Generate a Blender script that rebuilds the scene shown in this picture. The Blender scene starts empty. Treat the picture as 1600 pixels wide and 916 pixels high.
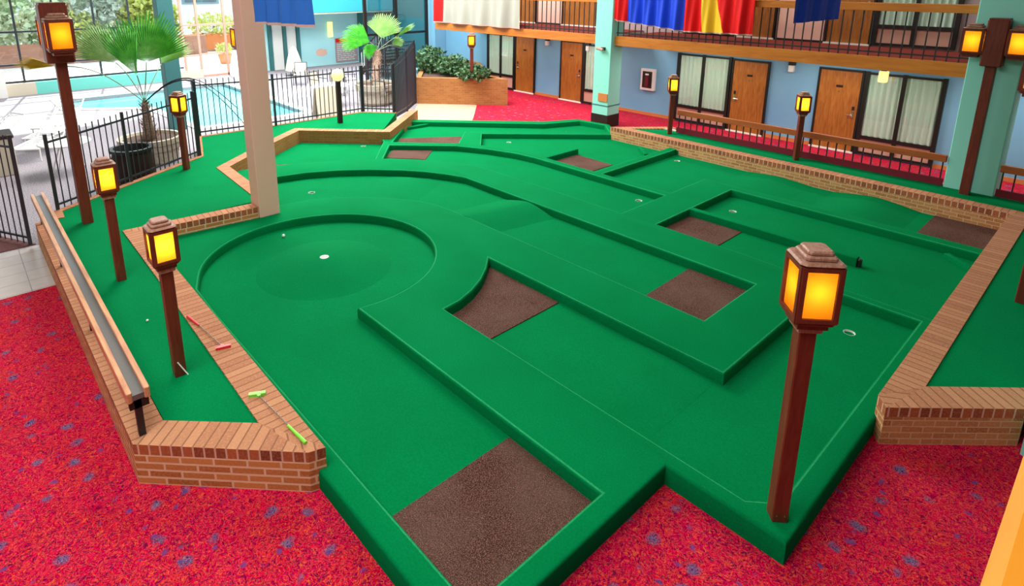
import bpy, bmesh, math, random
from mathutils import Vector, Matrix
from mathutils.geometry import tessellate_polygon
random.seed(7)
S = bpy.context.scene
COL = S.collection
PI = math.pi

# ------------------------------------------------------------------ camera
F_, CX, CY, H = 941.0, 745.0, 212.0, 4.2
PITCH = math.atan(240 / F_); YAW = math.radians(48.6)
cd = bpy.data.cameras.new('camera'); cam = bpy.data.objects.new('camera', cd); COL.objects.link(cam)
cam.location = (0, 0, H); cam.rotation_euler = (PI / 2 - PITCH, 0, YAW)
cd.sensor_fit = 'HORIZONTAL'; cd.sensor_width = 36; cd.lens = 36 * F_ / 1600
cd.shift_x = (800 - CX) / 1600; cd.shift_y = (CY - 458) / 1600
cd.clip_start = 0.05; cd.clip_end = 300
S.camera = cam
# ------------------------------------------------------------------ world, sun, exposure
S.view_settings.view_transform = 'Standard'; S.view_settings.look = 'None'
S.view_settings.exposure = 0.0; S.view_settings.gamma = 1.0; S.view_settings.use_curve_mapping = False
W = bpy.data.worlds.new('world'); S.world = W; W.use_nodes = True
bg = W.node_tree.nodes['Background']; bg.inputs[0].default_value = (0.80, 0.90, 1.0, 1); bg.inputs[1].default_value = 2.2
sd = bpy.data.lights.new('sun', 'SUN'); sd.energy = 11.0; sd.angle = math.radians(1.0); sd.color = (1, 0.96, 0.88)
sun = bpy.data.objects.new('sun', sd); COL.objects.link(sun)
sun.rotation_euler = Vector((0.72, -0.16, -0.78)).to_track_quat('-Z', 'Y').to_euler()
AREA_GAIN = 1.35
def area(name, loc, sx, sy, power, rot=(0, 0, 0), color=(1, 1, 1)):
    d = bpy.data.lights.new(name, 'AREA'); d.shape = 'RECTANGLE'; d.size = sx; d.size_y = sy; d.energy = power * AREA_GAIN; d.color = color
    o = bpy.data.objects.new(name, d); COL.objects.link(o); o.location = loc; o.rotation_euler = rot; return o
# added fill lights under the closed roof, which has no skylights
area('ceiling_fill', (-9.5, 9.5, 8.3), 5, 5, 330, color=(1.0, 0.97, 0.92))
area('ceiling_fill', (-16.8, 8.5, 8.3), 6, 9, 2050, color=(1.0, 0.98, 0.95))
area('ceiling_fill', (-3.5, -1.0, 8.3), 6, 5, 610, color=(1.0, 0.97, 0.92))
area('ceiling_fill', (-24.5, 12.0, 8.3), 5, 7, 1500)
# added fill lights over both walkway levels, to brighten the room wall
for lx in (-17.0, -13.2, -8.6, -5.2, -1.5): area('walkway_fill', (lx, 15.6, 2.41), 2.2, 0.5, 38, color=(1.0, 0.95, 0.85))
for lx in (-15.0, -8.5, -4.0): area('walkway_fill', (lx, 15.6, 8.3), 3.5, 1.0, 80, color=(1.0, 0.95, 0.85))

# ------------------------------------------------------------------ unprojection helpers (photo measurement -> world point)
RM = (Matrix.Rotation(YAW, 3, 'Z') @ Matrix.Rotation(PI / 2 - PITCH, 3, 'X'))
def ray(u, v): return RM @ Vector(((u - CX) / F_, -(v - CY) / F_, -1.0))
def g(u, v, z=0.0):
    d = ray(u, v); t = (z - H) / d.z; return (d.x * t, d.y * t)
def onx(u, v, X): d = ray(u, v); t = X / d.x; return Vector((X, d.y * t, H + d.z * t))
def ony(u, v, Y): d = ray(u, v); t = Y / d.y; return Vector((d.x * t, Y, H + d.z * t))
def atd(u, v, D): d = ray(u, v); return Vector((d.x * D, d.y * D, H + d.z * D))   # D = depth along the view axis

# ------------------------------------------------------------------ materials
def mat(name, color, rough=0.7, metal=0.0, spec=0.3, emit=None, es=0.0):
    m = bpy.data.materials.new(name); m.use_nodes = True; n = m.node_tree.nodes['Principled BSDF']
    n.inputs['Base Color'].default_value = (*color, 1); n.inputs['Roughness'].default_value = rough
    n.inputs['Metallic'].default_value = metal; n.inputs['Specular IOR Level'].default_value = spec
    if emit: n.inputs['Emission Color'].default_value = (*emit, 1); n.inputs['Emission Strength'].default_value = es
    return m
class NT:
    def __init__(s, m): s.t = m.node_tree; s.p = s.t.nodes['Principled BSDF']
    def n(s, ty, **kw):
        x = s.t.nodes.new(ty)
        for k, v in kw.items():
            if k.startswith('i_'): x.inputs[k[2:].replace('_', ' ')].default_value = v
            else: setattr(x, k, v)
        return x
    def l(s, a, b): s.t.links.new(a, b)
    def ramp(s, fac, stops, interp='LINEAR'):
        r = s.t.nodes.new('ShaderNodeValToRGB'); r.color_ramp.interpolation = interp
        e = r.color_ramp.elements
        while len(e) < len(stops): e.new(0.5)
        for q, (pos, c) in zip(e, stops): q.position = pos; q.color = (*c, 1)
        s.l(fac, r.inputs[0]); return r.outputs[0]
    def mix(s, fac, a, b, blend='MIX'):
        x = s.t.nodes.new('ShaderNodeMix'); x.data_type = 'RGBA'; x.blend_type = blend
        for sock, v in ((x.inputs[0], fac), (x.inputs[6], a), (x.inputs[7], b)):
            if hasattr(v, 'links'): s.l(v, sock)
            else: sock.default_value = v if isinstance(v, (int, float)) else (*v, 1)
        return x.outputs[2]
    def math(s, op, a, b=0.0):
        x = s.t.nodes.new('ShaderNodeMath'); x.operation = op
        for sock, v in ((x.inputs[0], a), (x.inputs[1], b)):
            if hasattr(v, 'links'): s.l(v, sock)
            else: sock.default_value = v
        return x.outputs[0]
    def obj(s): return s.n('ShaderNodeTexCoord').outputs['Object']
    def uv(s): return s.n('ShaderNodeTexCoord').outputs['UV']
    def noise(s, co, scale, detail=3, dist=0.0):
        x = s.n('ShaderNodeTexNoise', i_Scale=scale, i_Detail=detail, i_Distortion=dist); s.l(co, x.inputs['Vector']); return x.outputs['Fac']
    def bump(s, h, strength, dist=0.01):
        b = s.n('ShaderNodeBump', i_Strength=strength, i_Distance=dist); s.l(h, b.inputs['Height']); s.l(b.outputs[0], s.p.inputs['Normal'])
    def geo(s): return s.n('ShaderNodeNewGeometry').outputs['Position']

def turf_mat(name, c1, c2):
    m = mat(name, c1, 0.95, spec=0.03); t = NT(m); co = t.geo()
    big = t.noise(co, 1.3, 4, 0.6); fine = t.noise(co, 55, 3)
    a = t.mix(t.ramp(big, [(0.35, (0, 0, 0)), (0.7, (1, 1, 1))]), c1, c2)
    t.l(t.mix(t.ramp(fine, [(0.3, (0, 0, 0)), (0.75, (1, 1, 1))]), t.mix(0.45, a, (0, 0.10, 0.03)), a), t.p.inputs['Base Color'])
    t.bump(t.noise(co, 240, 2), 0.35, 0.004); return m
M = {}
M['turf'] = turf_mat('green_turf', (0.0, 0.198, 0.055), (0.0, 0.222, 0.065))
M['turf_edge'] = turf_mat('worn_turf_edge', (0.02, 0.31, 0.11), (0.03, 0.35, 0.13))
M['turf_dark'] = turf_mat('bed_turf', (0.0, 0.20, 0.058), (0.0, 0.225, 0.066))

def carpet():
    m = mat('patterned_red_carpet', (0.6, 0.01, 0.05), 0.95, spec=0.05); t = NT(m); co = t.geo()
    w = t.n('ShaderNodeTexNoise', i_Scale=9.0, i_Detail=2.0); t.l(co, w.inputs['Vector'])
    off = t.n('ShaderNodeVectorMath', operation='SCALE'); t.l(w.outputs['Color'], off.inputs[0]); off.inputs['Scale'].default_value = 0.09
    add = t.n('ShaderNodeVectorMath', operation='ADD'); t.l(co, add.inputs[0]); t.l(off.outputs[0], add.inputs[1]); c2 = add.outputs[0]
    base = t.ramp(t.noise(c2, 21, 3, 3.0), [(0.34, (0.07, 0.0, 0.03)), (0.43, (0.50, 0.0, 0.035)), (0.50, (0.68, 0.0, 0.025)), (0.555, (0.60, 0.0, 0.12)), (0.60, (0.66, 0.10, 0.015)), (0.66, (0.35, 0.0, 0.03))])
    blot = t.ramp(t.noise(co, 2.6, 2), [(0.4, (0.58, 0.0, 0.06)), (0.62, (0.50, 0.01, 0.01))])
    base = t.mix(0.25, base, blot)
    # dark and orange squiggles
    sq = t.math('ABSOLUTE', t.math('SUBTRACT', t.noise(co, 12, 1, 3.0), 0.5))
    base = t.mix(t.ramp(sq, [(0.0, (0.75, 0.75, 0.75)), (0.03, (0.65, 0.65, 0.65)), (0.05, (0, 0, 0))]), base, (0.05, 0.0, 0.05))
    sq2 = t.math('ABSOLUTE', t.math('SUBTRACT', t.noise(c2, 10, 1, 3.5), 0.54))
    base = t.mix(t.ramp(sq2, [(0.0, (0.7, 0.7, 0.7)), (0.03, (0, 0, 0))]), base, (0.80, 0.15, 0.02))
    # blue grey blossoms
    v = t.n('ShaderNodeTexVoronoi', i_Scale=3.1, i_Randomness=0.5); t.l(c2, v.inputs['Vector'])
    fl = t.ramp(v.outputs['Distance'], [(0.10, (1, 1, 1)), (0.20, (0, 0, 0))])
    pet = t.ramp(t.noise(c2, 34, 2, 2.5), [(0.40, (0.02, 0.005, 0.08)), (0.47, (0.06, 0.07, 0.22)), (0.52, (0.24, 0.28, 0.34)), (0.57, (0.05, 0.03, 0.16)), (0.64, (0.4, 0.0, 0.05))])
    base = t.mix(t.math('MULTIPLY', fl, 0.9), base, pet)
    v2 = t.n('ShaderNodeTexVoronoi', i_Scale=5.3, i_Randomness=0.9); t.l(c2, v2.inputs['Vector'])
    f2 = t.ramp(v2.outputs['Distance'], [(0.08, (1, 1, 1)), (0.16, (0, 0, 0))])
    base = t.mix(t.math('MULTIPLY', f2, 0.75), base, (0.07, 0.05, 0.22))
    t.l(base, t.p.inputs['Base Color']); t.bump(t.noise(co, 180, 2), 0.3, 0.004); return m
M['carpet'] = carpet()
def brick(name, cols, mortar, bw, bh, off=0.5, ms=0.006):
    m = mat(name, cols[0], 0.85, spec=0.15); t = NT(m); uv = t.uv()
    b = t.n('ShaderNodeTexBrick', offset=off, i_Scale=1.0, i_Mortar_Size=ms, i_Mortar_Smooth=0.15, i_Bias=0.0, i_Brick_Width=bw, i_Row_Height=bh)
    t.l(uv, b.inputs['Vector'])
    b.inputs['Color1'].default_value = (*cols[0], 1); b.inputs['Color2'].default_value = (*cols[1], 1); b.inputs['Mortar'].default_value = (*mortar, 1)
    n1 = t.noise(uv, 5.5, 2); n2 = t.noise(uv, 45, 4)
    c = b.outputs['Color']
    c = t.mix(t.ramp(n2, [(0.45, (0, 0, 0)), (0.7, (0.55, 0.55, 0.55))]), c, cols[2])
    c = t.mix(b.outputs['Fac'], c, mortar)
    t.l(c, t.p.inputs['Base Color']); 
    t.bump(t.math('SUBTRACT', t.math('MULTIPLY', n2, 0.3), b.outputs['Fac']), 0.6, 0.008); return m
M['brick'] = brick('brown_brick', ((0.58, 0.26, 0.075), (0.38, 0.13, 0.04), (0.62, 0.33, 0.12)), (0.74, 0.54, 0.36), 0.292, 0.074, ms=0.011)
M['rowlock'] = brick('rowlock_brick', ((0.44, 0.13, 0.05), (0.20, 0.055, 0.03), (0.50, 0.22, 0.10)), (0.66, 0.46, 0.33), 0.096, 3.0, 0.0, 0.009)
M['capbrick'] = brick('cap_brick', ((0.50, 0.235, 0.12), (0.38, 0.155, 0.08), (0.54, 0.30, 0.17)), (0.26, 0.11, 0.06), 0.096, 3.0, 0.0, 0.007)
M['tanbrick'] = brick('tan_brick', ((0.58, 0.29, 0.11), (0.40, 0.15, 0.05), (0.66, 0.42, 0.19)), (0.66, 0.47, 0.28), 0.20, 0.066)
M['orangebrick'] = brick('orange_brick', ((0.42, 0.19, 0.06), (0.32, 0.12, 0.035), (0.46, 0.25, 0.09)), (0.40, 0.22, 0.10), 0.2, 0.066)
def rubber():
    m = mat('rubber_mat', (0.08, 0.04, 0.035), 0.9, spec=0.1); t = NT(m); co = t.geo()
    c = t.ramp(t.noise(co, 150, 2), [(0.38, (0.016, 0.006, 0.005)), (0.52, (0.075, 0.026, 0.020)), (0.66, (0.24, 0.14, 0.10))])
    c = t.mix(t.ramp(t.noise(co, 2.0, 3), [(0.35, (0, 0, 0)), (0.7, (0.4, 0.4, 0.4))]), c, (0.15, 0.09, 0.07))
    t.l(c, t.p.inputs['Base Color']); return m
M['rubber'] = rubber()
M['rust'] = mat('rust_balcony_carpet', (0.22, 0.04, 0.03), 0.95, spec=0.05)
def wood(name, c1, c2, scale=3.0, axis='Z', rough=0.45):
    m = mat(name, c1, rough, spec=0.35); t = NT(m); mp = t.n('ShaderNodeMapping')
    sc = {'X': (0.12, 1, 1), 'Y': (1, 0.12, 1), 'Z': (1, 1, 0.12)}[axis]; mp.inputs['Scale'].default_value = [s * scale for s in sc]
    t.l(t.obj(), mp.inputs[0]); n = t.noise(mp.outputs[0], 6, 5, 1.2)
    t.l(t.ramp(n, [(0.3, c1), (0.7, c2)]), t.p.inputs['Base Color']); return m
M['lampwood'] = wood('red_brown_lamp_wood', (0.12, 0.018, 0.010), (0.18, 0.036, 0.018), 4)
M['lampcap'] = wood('worn_lamp_cap', (0.26, 0.11, 0.07), (0.42, 0.24, 0.17), 6)
M['doorwood'] = wood('oak_door', (0.26, 0.08, 0.012), (0.43, 0.16, 0.028), 3)
M['railwood'] = wood('orange_stained_beam', (0.44, 0.125, 0.014), (0.55, 0.195, 0.03), 2, 'X', 0.4)
M['railwood_y'] = wood('orange_handrail', (0.52, 0.18, 0.012), (0.62, 0.24, 0.02), 2, 'Y', 0.35)
M['lowrail'] = wood('brown_low_rail', (0.30, 0.07, 0.02), (0.40, 0.12, 0.03), 2, 'X')
M['salmonwood'] = wood('weathered_rail_wood', (0.52, 0.22, 0.13), (0.70, 0.40, 0.20), 3, 'X', 0.35)
M['greystrip'] = mat('grey_rail_strip', (0.13, 0.13, 0.125), 0.35, spec=0.5)
M['black'] = mat('black_metal', (0.012, 0.012, 0.014), 0.45, 0.0, 0.5)
M['fence'] = mat('dark_fence_metal', (0.030, 0.032, 0.045), 0.4, 0.2, 0.5)
M['bronze'] = mat('dark_bronze_frame', (0.015, 0.013, 0.012), 0.4, 0.2, 0.4)
M['pink'] = mat('salmon_pink_paint', (0.85, 0.52, 0.42), 0.6)
M['panelpink'] = mat('dusty_pink_panel', (0.55, 0.30, 0.23), 0.7)
M['mauve'] = mat('mauve_wall', (0.40, 0.30, 0.31), 0.7)
M['mint'] = mat('mint_paint', (0.27, 0.72, 0.61), 0.6)
M['teal'] = mat('teal_paint', (0.045, 0.17, 0.18), 0.55)
M['tealkerb'] = mat('turquoise_kerb', (0.16, 0.62, 0.54), 0.6)
def painted(name, c, c2):
    m = mat(name, c, 0.65); t = NT(m); n = t.noise(t.geo(), 0.6, 3)
    t.l(t.ramp(n, [(0.3, c), (0.7, c2)]), t.p.inputs['Base Color']); return m
M['blue'] = painted('blue_wall_paint', (0.16, 0.38, 0.60), (0.20, 0.44, 0.62))
M['paleblue'] = painted('pale_cyan_wall', (0.42, 0.80, 0.86), (0.50, 0.85, 0.88))
M['bluefascia'] = mat('turquoise_fascia', (0.05, 0.42, 0.50), 0.5)
M['white'] = mat('white_paint', (0.8, 0.8, 0.78), 0.5)
M['cream'] = mat('cream_stone', (0.62, 0.56, 0.44), 0.8)
M['ceiling'] = mat('ceiling_tan', (0.36, 0.33, 0.29), 0.9)
M['darkred'] = mat('dark_red_kick', (0.16, 0.01, 0.02), 0.8)
M['orange'] = mat('orange_skirting', (0.60, 0.20, 0.06), 0.6)
M['darkbase'] = mat('dark_brown_base', (0.025, 0.012, 0.009), 0.6)
M['chrome'] = mat('chrome', (0.7, 0.7, 0.7), 0.2, 1.0)
M['cupwhite'] = mat('white_cup_liner', (0.85, 0.85, 0.85), 0.5)
M['ball'] = mat('white_ball', (0.85, 0.85, 0.82), 0.25, spec=0.5)
M['redplastic'] = mat('red_plastic', (0.75, 0.02, 0.03), 0.35, spec=0.5)
M['greenplastic'] = mat('lime_plastic', (0.22, 0.80, 0.05), 0.35, spec=0.5)
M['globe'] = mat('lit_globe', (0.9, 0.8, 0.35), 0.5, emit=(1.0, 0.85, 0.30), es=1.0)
def pane():
    m = bpy.data.materials.new('amber_lamp_glass'); m.use_nodes = True; t = m.node_tree; t.nodes.clear()
    o = t.nodes.new('ShaderNodeOutputMaterial'); a = t.nodes.new('ShaderNodeBsdfTranslucent'); a.inputs[0].default_value = (1.0, 0.40, 0.02, 1)
    e = t.nodes.new('ShaderNodeEmission'); e.inputs[0].default_value = (1.0, 0.34, 0.01, 1); e.inputs[1].default_value = 0.2
    ad = t.nodes.new('ShaderNodeAddShader'); t.links.new(a.outputs[0], ad.inputs[0]); t.links.new(e.outputs[0], ad.inputs[1]); t.links.new(ad.outputs[0], o.inputs[0]); return m
M['amber'] = pane()
def pane2():
    m = pane(); m.name = 'yellow_lamp_glass'
    for n in m.node_tree.nodes:
        if n.type == 'BSDF_TRANSLUCENT': n.inputs[0].default_value = (1.0, 0.62, 0.04, 1)
        if n.type == 'EMISSION': n.inputs[0].default_value = (1.0, 0.52, 0.02, 1)
    return m
M['yellow'] = pane2()
def glass(name, tint, gl=0.06):
    m = bpy.data.materials.new(name); m.use_nodes = True; t = m.node_tree; t.nodes.clear()
    o = t.nodes.new('ShaderNodeOutputMaterial'); a = t.nodes.new('ShaderNodeBsdfTransparent'); a.inputs[0].default_value = (*tint, 1)
    b = t.nodes.new('ShaderNodeBsdfGlossy'); b.inputs['Roughness'].default_value = 0.02
    x = t.nodes.new('ShaderNodeMixShader'); x.inputs[0].default_value = gl
    t.links.new(a.outputs[0], x.inputs[1]); t.links.new(b.outputs[0], x.inputs[2]); t.links.new(x.outputs[0], o.inputs[0]); return m
M['glass'] = glass('clear_glass', (0.93, 0.98, 0.98)); M['tintglass'] = glass('teal_tinted_glass', (0.55, 0.75, 0.78), 0.12)
M['curtain'] = mat('pale_green_curtain', (0.66, 0.74, 0.62), 0.9)
M['curtain_d'] = mat('olive_sheer_curtain', (0.30, 0.38, 0.22), 0.9)
def cloth(name, c): return mat(name, c, 0.6, spec=0.25)
M['f_blue'] = cloth('royal_blue_cloth', (0.012, 0.06, 0.66)); M['f_red'] = cloth('red_cloth', (0.72, 0.004, 0.004))
M['f_yellow'] = cloth('yellow_cloth', (0.85, 0.50, 0.02)); M['f_grey'] = cloth('grey_white_cloth', (0.34, 0.34, 0.29)); M['f_skyblue'] = cloth('mid_blue_cloth', (0.02, 0.13, 0.50))
M['hem'] = cloth('pinkish_hem', (0.50, 0.33, 0.29))
def water():
    m = mat('pool_water', (0.12, 0.62, 0.66), 0.08, spec=0.5); t = NT(m); t.bump(t.noise(t.geo(), 5, 2), 0.15, 0.02)
    return m
M['water'] = water()
def tile(name, c1, c2, mortar, size, rough, rot=0.0):
    m = mat(name, c1, rough, spec=0.5); t = NT(m); mp = t.n('ShaderNodeMapping'); mp.inputs['Rotation'].default_value = (0, 0, rot)
    t.l(t.geo(), mp.inputs[0])
    b = t.n('ShaderNodeTexBrick', offset=0.0, i_Scale=1.0, i_Mortar_Size=0.006, i_Brick_Width=size, i_Row_Height=size)
    t.l(mp.outputs[0], b.inputs['Vector']); b.inputs['Color1'].default_value = (*c1, 1); b.inputs['Color2'].default_value = (*c2, 1); b.inputs['Mortar'].default_value = (*mortar, 1)
    c = t.mix(t.ramp(t.noise(t.geo(), 7, 3), [(0.4, (0, 0, 0)), (0.7, (0.5, 0.5, 0.5))]), b.outputs['Color'], tuple(x * 0.8 for x in c1))
    t.l(c, t.p.inputs['Base Color']); return m
M['whitetile'] = tile('white_glossy_tile', (0.60, 0.54, 0.50), (0.52, 0.47, 0.44), (0.25, 0.2, 0.2), 0.38, 0.3)
M['orangetile'] = tile('peach_tile', (0.72, 0.42, 0.30), (0.66, 0.38, 0.27), (0.55, 0.33, 0.24), 0.4, 0.5, PI / 4)
def speckle(name, a, b, sc):
    m = mat(name, a, 0.85); t = NT(m); n = t.noise(t.geo(), sc, 3)
    t.l(t.ramp(n, [(0.38, a), (0.62, b)]), t.p.inputs['Base Color']); return m
M['deck'] = speckle('aggregate_deck', (0.20, 0.18, 0.21), (0.38, 0.35, 0.38), 40)
M['patio'] = speckle('pale_paving', (0.72, 0.64, 0.58), (0.82, 0.75, 0.70), 2)
M['rug'] = speckle('dark_brown_rug', (0.09, 0.03, 0.03), (0.13, 0.05, 0.045), 60)
M['soil'] = speckle('soil', (0.05, 0.028, 0.02), (0.12, 0.07, 0.05), 30)
M['stonepot'] = speckle('cream_pot_stone', (0.42, 0.38, 0.30), (0.55, 0.50, 0.40), 20)
def leafm(name, a, b):
    m = mat(name, a, 0.55, spec=0.3); t = NT(m); n = t.noise(t.geo(), 6, 2)
    t.l(t.ramp(n, [(0.35, a), (0.65, b)]), t.p.inputs['Base Color']); return m
M['palm'] = leafm('palm_green', (0.03, 0.30, 0.015), (0.08, 0.46, 0.03)); M['palm2'] = leafm('palm_dusty_green', (0.18, 0.40, 0.10), (0.28, 0.48, 0.15))
M['palmy'] = leafm('yellowing_palm', (0.66, 0.50, 0.02), (0.75, 0.58, 0.05)); M['stalk'] = mat('palm_stalk', (0.22, 0.30, 0.20), 0.6)
M['trunk'] = speckle('fibrous_trunk', (0.20, 0.12, 0.08), (0.42, 0.30, 0.24), 25)
M['leaf'] = leafm('shrub_leaf', (0.03, 0.10, 0.035), (0.11, 0.22, 0.10)); M['leaf2'] = leafm('pale_garden_leaf', (0.42, 0.54, 0.34), (0.68, 0.74, 0.52))
M['leaf3'] = leafm('yellow_garden_leaf', (0.45, 0.50, 0.10), (0.60, 0.62, 0.22)); M['leaf4'] = leafm('grey_green_leaf', (0.40, 0.50, 0.42), (0.64, 0.70, 0.62))
M['terracotta'] = mat('terracotta', (0.62, 0.20, 0.07), 0.8); M['garwall'] = mat('brown_garden_wall', (0.34, 0.16, 0.11), 0.85)
M['extblue'] = mat('blue_grey_facade', (0.22, 0.34, 0.42), 0.7); M['extpane'] = mat('dark_window_glass', (0.10, 0.14, 0.17), 0.15, spec=0.6)

# ------------------------------------------------------------------ mesh builder
def wloc(o):
    v = Vector((0, 0, 0))
    while o is not None: v += o.location; o = o.parent
    return v
class MB:
    def __init__(s): s.v = []; s.f = []; s.m = []; s.uv = []
    def face(s, pts, mi=0, uv=None):
        b = len(s.v); s.v += [tuple(p) for p in pts]; s.f.append(list(range(b, b + len(pts)))); s.m.append(mi)
        s.uv.append(uv or [(0, 0)] * len(pts))
    def grid(s, rows, mi=0, closed=False):
        b = len(s.v); n = len(rows[0])
        for r in rows: s.v += [tuple(p) for p in r]
        for i in range(len(rows) - 1):
            for j in range(n if closed else n - 1):
                k = (j + 1) % n
                s.f.append([b + i * n + j, b + i * n + k, b + (i + 1) * n + k, b + (i + 1) * n + j]); s.m.append(mi); s.uv.append([(0, 0)] * 4)
    def box(s, c, d, rz=0.0, mi=0, ch=0.0):
        x, y, z = [q / 2 for q in d]; ca, sa = math.cos(rz), math.sin(rz)
        if ch <= 0:
            P = [(-x, -y), (x, -y), (x, y), (-x, y)]
            lv = [(P, -z), (P, z)]
        else:
            def ring(e): 
                a, b = x - e, y - e
                return [(-a, -b + ch), (-a + ch, -b), (a - ch, -b), (a, -b + ch), (a, b - ch), (a - ch, b), (-a + ch, b), (-a, b - ch)]
            lv = [(ring(ch * .5), -z), (ring(0), -z + ch * .5), (ring(0), z - ch * .5), (ring(ch * .5), z)]
        R = [[(c[0] + px * ca - py * sa, c[1] + px * sa + py * ca, c[2] + zz) for px, py in P] for P, zz in lv]
        s.grid(R, mi, True); s.face(R[0][::-1], mi); s.face(R[-1], mi)
    def bar(s, p0, p1, w, h, mi=0, up=(0, 0, 1)):
        p0, p1 = Vector(p0), Vector(p1); t = (p1 - p0).normalized(); u = Vector(up)
        if abs(t.dot(u)) > 0.99: u = Vector((1, 0, 0))
        a = t.cross(u).normalized() * w / 2; b = a.cross(t).normalized() * h / 2
        q = [-a - b, a - b, a + b, -a + b]
        s.grid([[p0 + k for k in q], [p1 + k for k in q]], mi, True); s.face([p0 + k for k in q][::-1], mi); s.face([p1 + k for k in q], mi)
    def tube(s, pts, r, n=8, mi=0, caps=True):
        pts = [Vector(p) for p in pts]; rs = r if isinstance(r, (list, tuple)) else [r] * len(pts); R = []
        ref = Vector((0, 0, 1))
        for i, p in enumerate(pts):
            t = (pts[min(i + 1, len(pts) - 1)] - pts[max(i - 1, 0)]).normalized()
            u = ref if abs(t.dot(ref)) < 0.95 else Vector((1, 0, 0))
            a = t.cross(u).normalized(); b = a.cross(t)
            R.append([p + (a * math.cos(2 * PI * k / n) + b * math.sin(2 * PI * k / n)) * rs[i] for k in range(n)])
        s.grid(R, mi, True)
        if caps: s.face(R[0], mi); s.face(R[-1][::-1], mi)
    def lathe(s, prof, c=(0, 0, 0), n=32, mi=0):
        R = [[(c[0] + r * math.cos(2 * PI * k / n), c[1] + r * math.sin(2 * PI * k / n), c[2] + z) for k in range(n)] for r, z in prof]
        s.grid(R, mi, True)
    def prism(s, poly, z0, z1, mi=0, mtop=None, holes=(), uvs=1.0, bevel=0.0, medge=None):
        """extruded outline; optional rounded upper rim; holes get rims too"""
        def ccw(p):
            a = sum(p[i][0] * p[(i + 1) % len(p)][1] - p[(i + 1) % len(p)][0] * p[i][1] for i in range(len(p))); return list(p) if a > 0 else list(p)[::-1]
        loops = [ccw(poly)] + [ccw(h)[::-1] for h in holes]
        def inset(p, d):
            if d == 0: return p
            out = []; n = len(p)
            for i in range(n):
                a, b, c = Vector(p[i - 1][:2]), Vector(p[i][:2]), Vector(p[(i + 1) % n][:2])
                e1 = (b - a).normalized(); e2 = (c - b).normalized(); n1 = Vector((-e1.y, e1.x)); n2 = Vector((-e2.y, e2.x))
                k = (n1 + n2); k = k / max(0.35, k.dot(n1)); out.append(tuple(b + k * d))
            return out
        tops = []
        for lp in loops:
            R = [[(x, y, z0) for x, y in lp]]
            if bevel > 0:
                for q in range(4):
                    a = q * PI / 6; R.append([(x, y, z1 - bevel * (1 - math.sin(a))) for x, y in inset(lp, bevel * (1 - math.cos(a)))])
            else: R.append([(x, y, z1) for x, y in lp])
            b = len(s.v); n = len(lp)
            for r in R: s.v += r
            L = [0]
            for i in range(n): L.append(L[-1] + math.dist(lp[i], lp[(i + 1) % n]))
            for i in range(len(R) - 1):
                for j in range(n):
                    k = (j + 1) % n
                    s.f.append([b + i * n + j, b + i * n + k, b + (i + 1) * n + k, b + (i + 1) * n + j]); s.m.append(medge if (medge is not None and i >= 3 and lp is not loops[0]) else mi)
                    za, zb = R[i][0][2], R[i + 1][0][2]; s.uv.append([(L[j], za), (L[j + 1], za), (L[j + 1], zb), (L[j], zb)])
            tops.append(R[-1])
        fl = [Vector(p) for t in tops for p in t]
        for tri in tessellate_polygon([[Vector(p) for p in t] for t in tops]):
            pts = [fl[i] for i in tri]
            if (pts[1] - pts[0]).cross(pts[2] - pts[0]).z < 0: pts = pts[::-1]
            s.face(pts, mi if mtop is None else mtop, [(p.x, p.y) for p in pts])
            s.face([(p.x, p.y, z0) for p in pts[::-1]], mi)
    def build(s, name, mats, parent=None, smooth=None, kind=None, label=None, world=True):
        me = bpy.data.meshes.new(name); off = wloc(parent) if (parent is not None and world) else Vector((0, 0, 0))
        me.from_pydata([(x - off.x, y - off.y, z - off.z) for x, y, z in s.v], [], s.f)
        for mm in (mats if isinstance(mats, (list, tuple)) else [mats]): me.materials.append(mm)
        me.polygons.foreach_set('material_index', s.m)
        ul = me.uv_layers.new(name='UVMap'); ul.data.foreach_set('uv', [c for f in s.uv for p in f for c in p])
        bm = bmesh.new(); bm.from_mesh(me); bmesh.ops.remove_doubles(bm, verts=bm.verts, dist=1e-5)
        bmesh.ops.recalc_face_normals(bm, faces=bm.faces) if smooth != 'keep' else None
        bm.to_mesh(me); bm.free()
        if smooth and smooth != 'keep':
            me.polygons.foreach_set('use_smooth', [True] * len(me.polygons)); me.set_sharp_from_angle(angle=math.radians(smooth))
        me.update()
        o = bpy.data.objects.new(name, me); COL.objects.link(o)
        if parent is not None: o.parent = parent
        if kind: o['kind'] = kind
        if label: o['label'] = label
        return o
def tag(o, label, cat, group=None, kind=None):
    o['label'] = label; o['category'] = cat
    if group: o['group'] = group
    if kind: o['kind'] = kind
    return o
def thing(name, loc, label, cat, group=None, rz=0.0):
    o = bpy.data.objects.new(name, None); COL.objects.link(o); o.location = loc; o.rotation_euler = (0, 0, rz); o.empty_display_size = 0.2
    return tag(o, label, cat, group)
def copy_tree(o, parent=None):
    c = o.copy(); COL.objects.link(c)
    if parent is not None: c.parent = parent
    for ch in list(o.children): copy_tree(ch, c)
    return c
def struct_empty(name, loc):
    o = bpy.data.objects.new(name, None); COL.objects.link(o); o.location = loc; o['kind'] = 'structure'; return o

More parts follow.
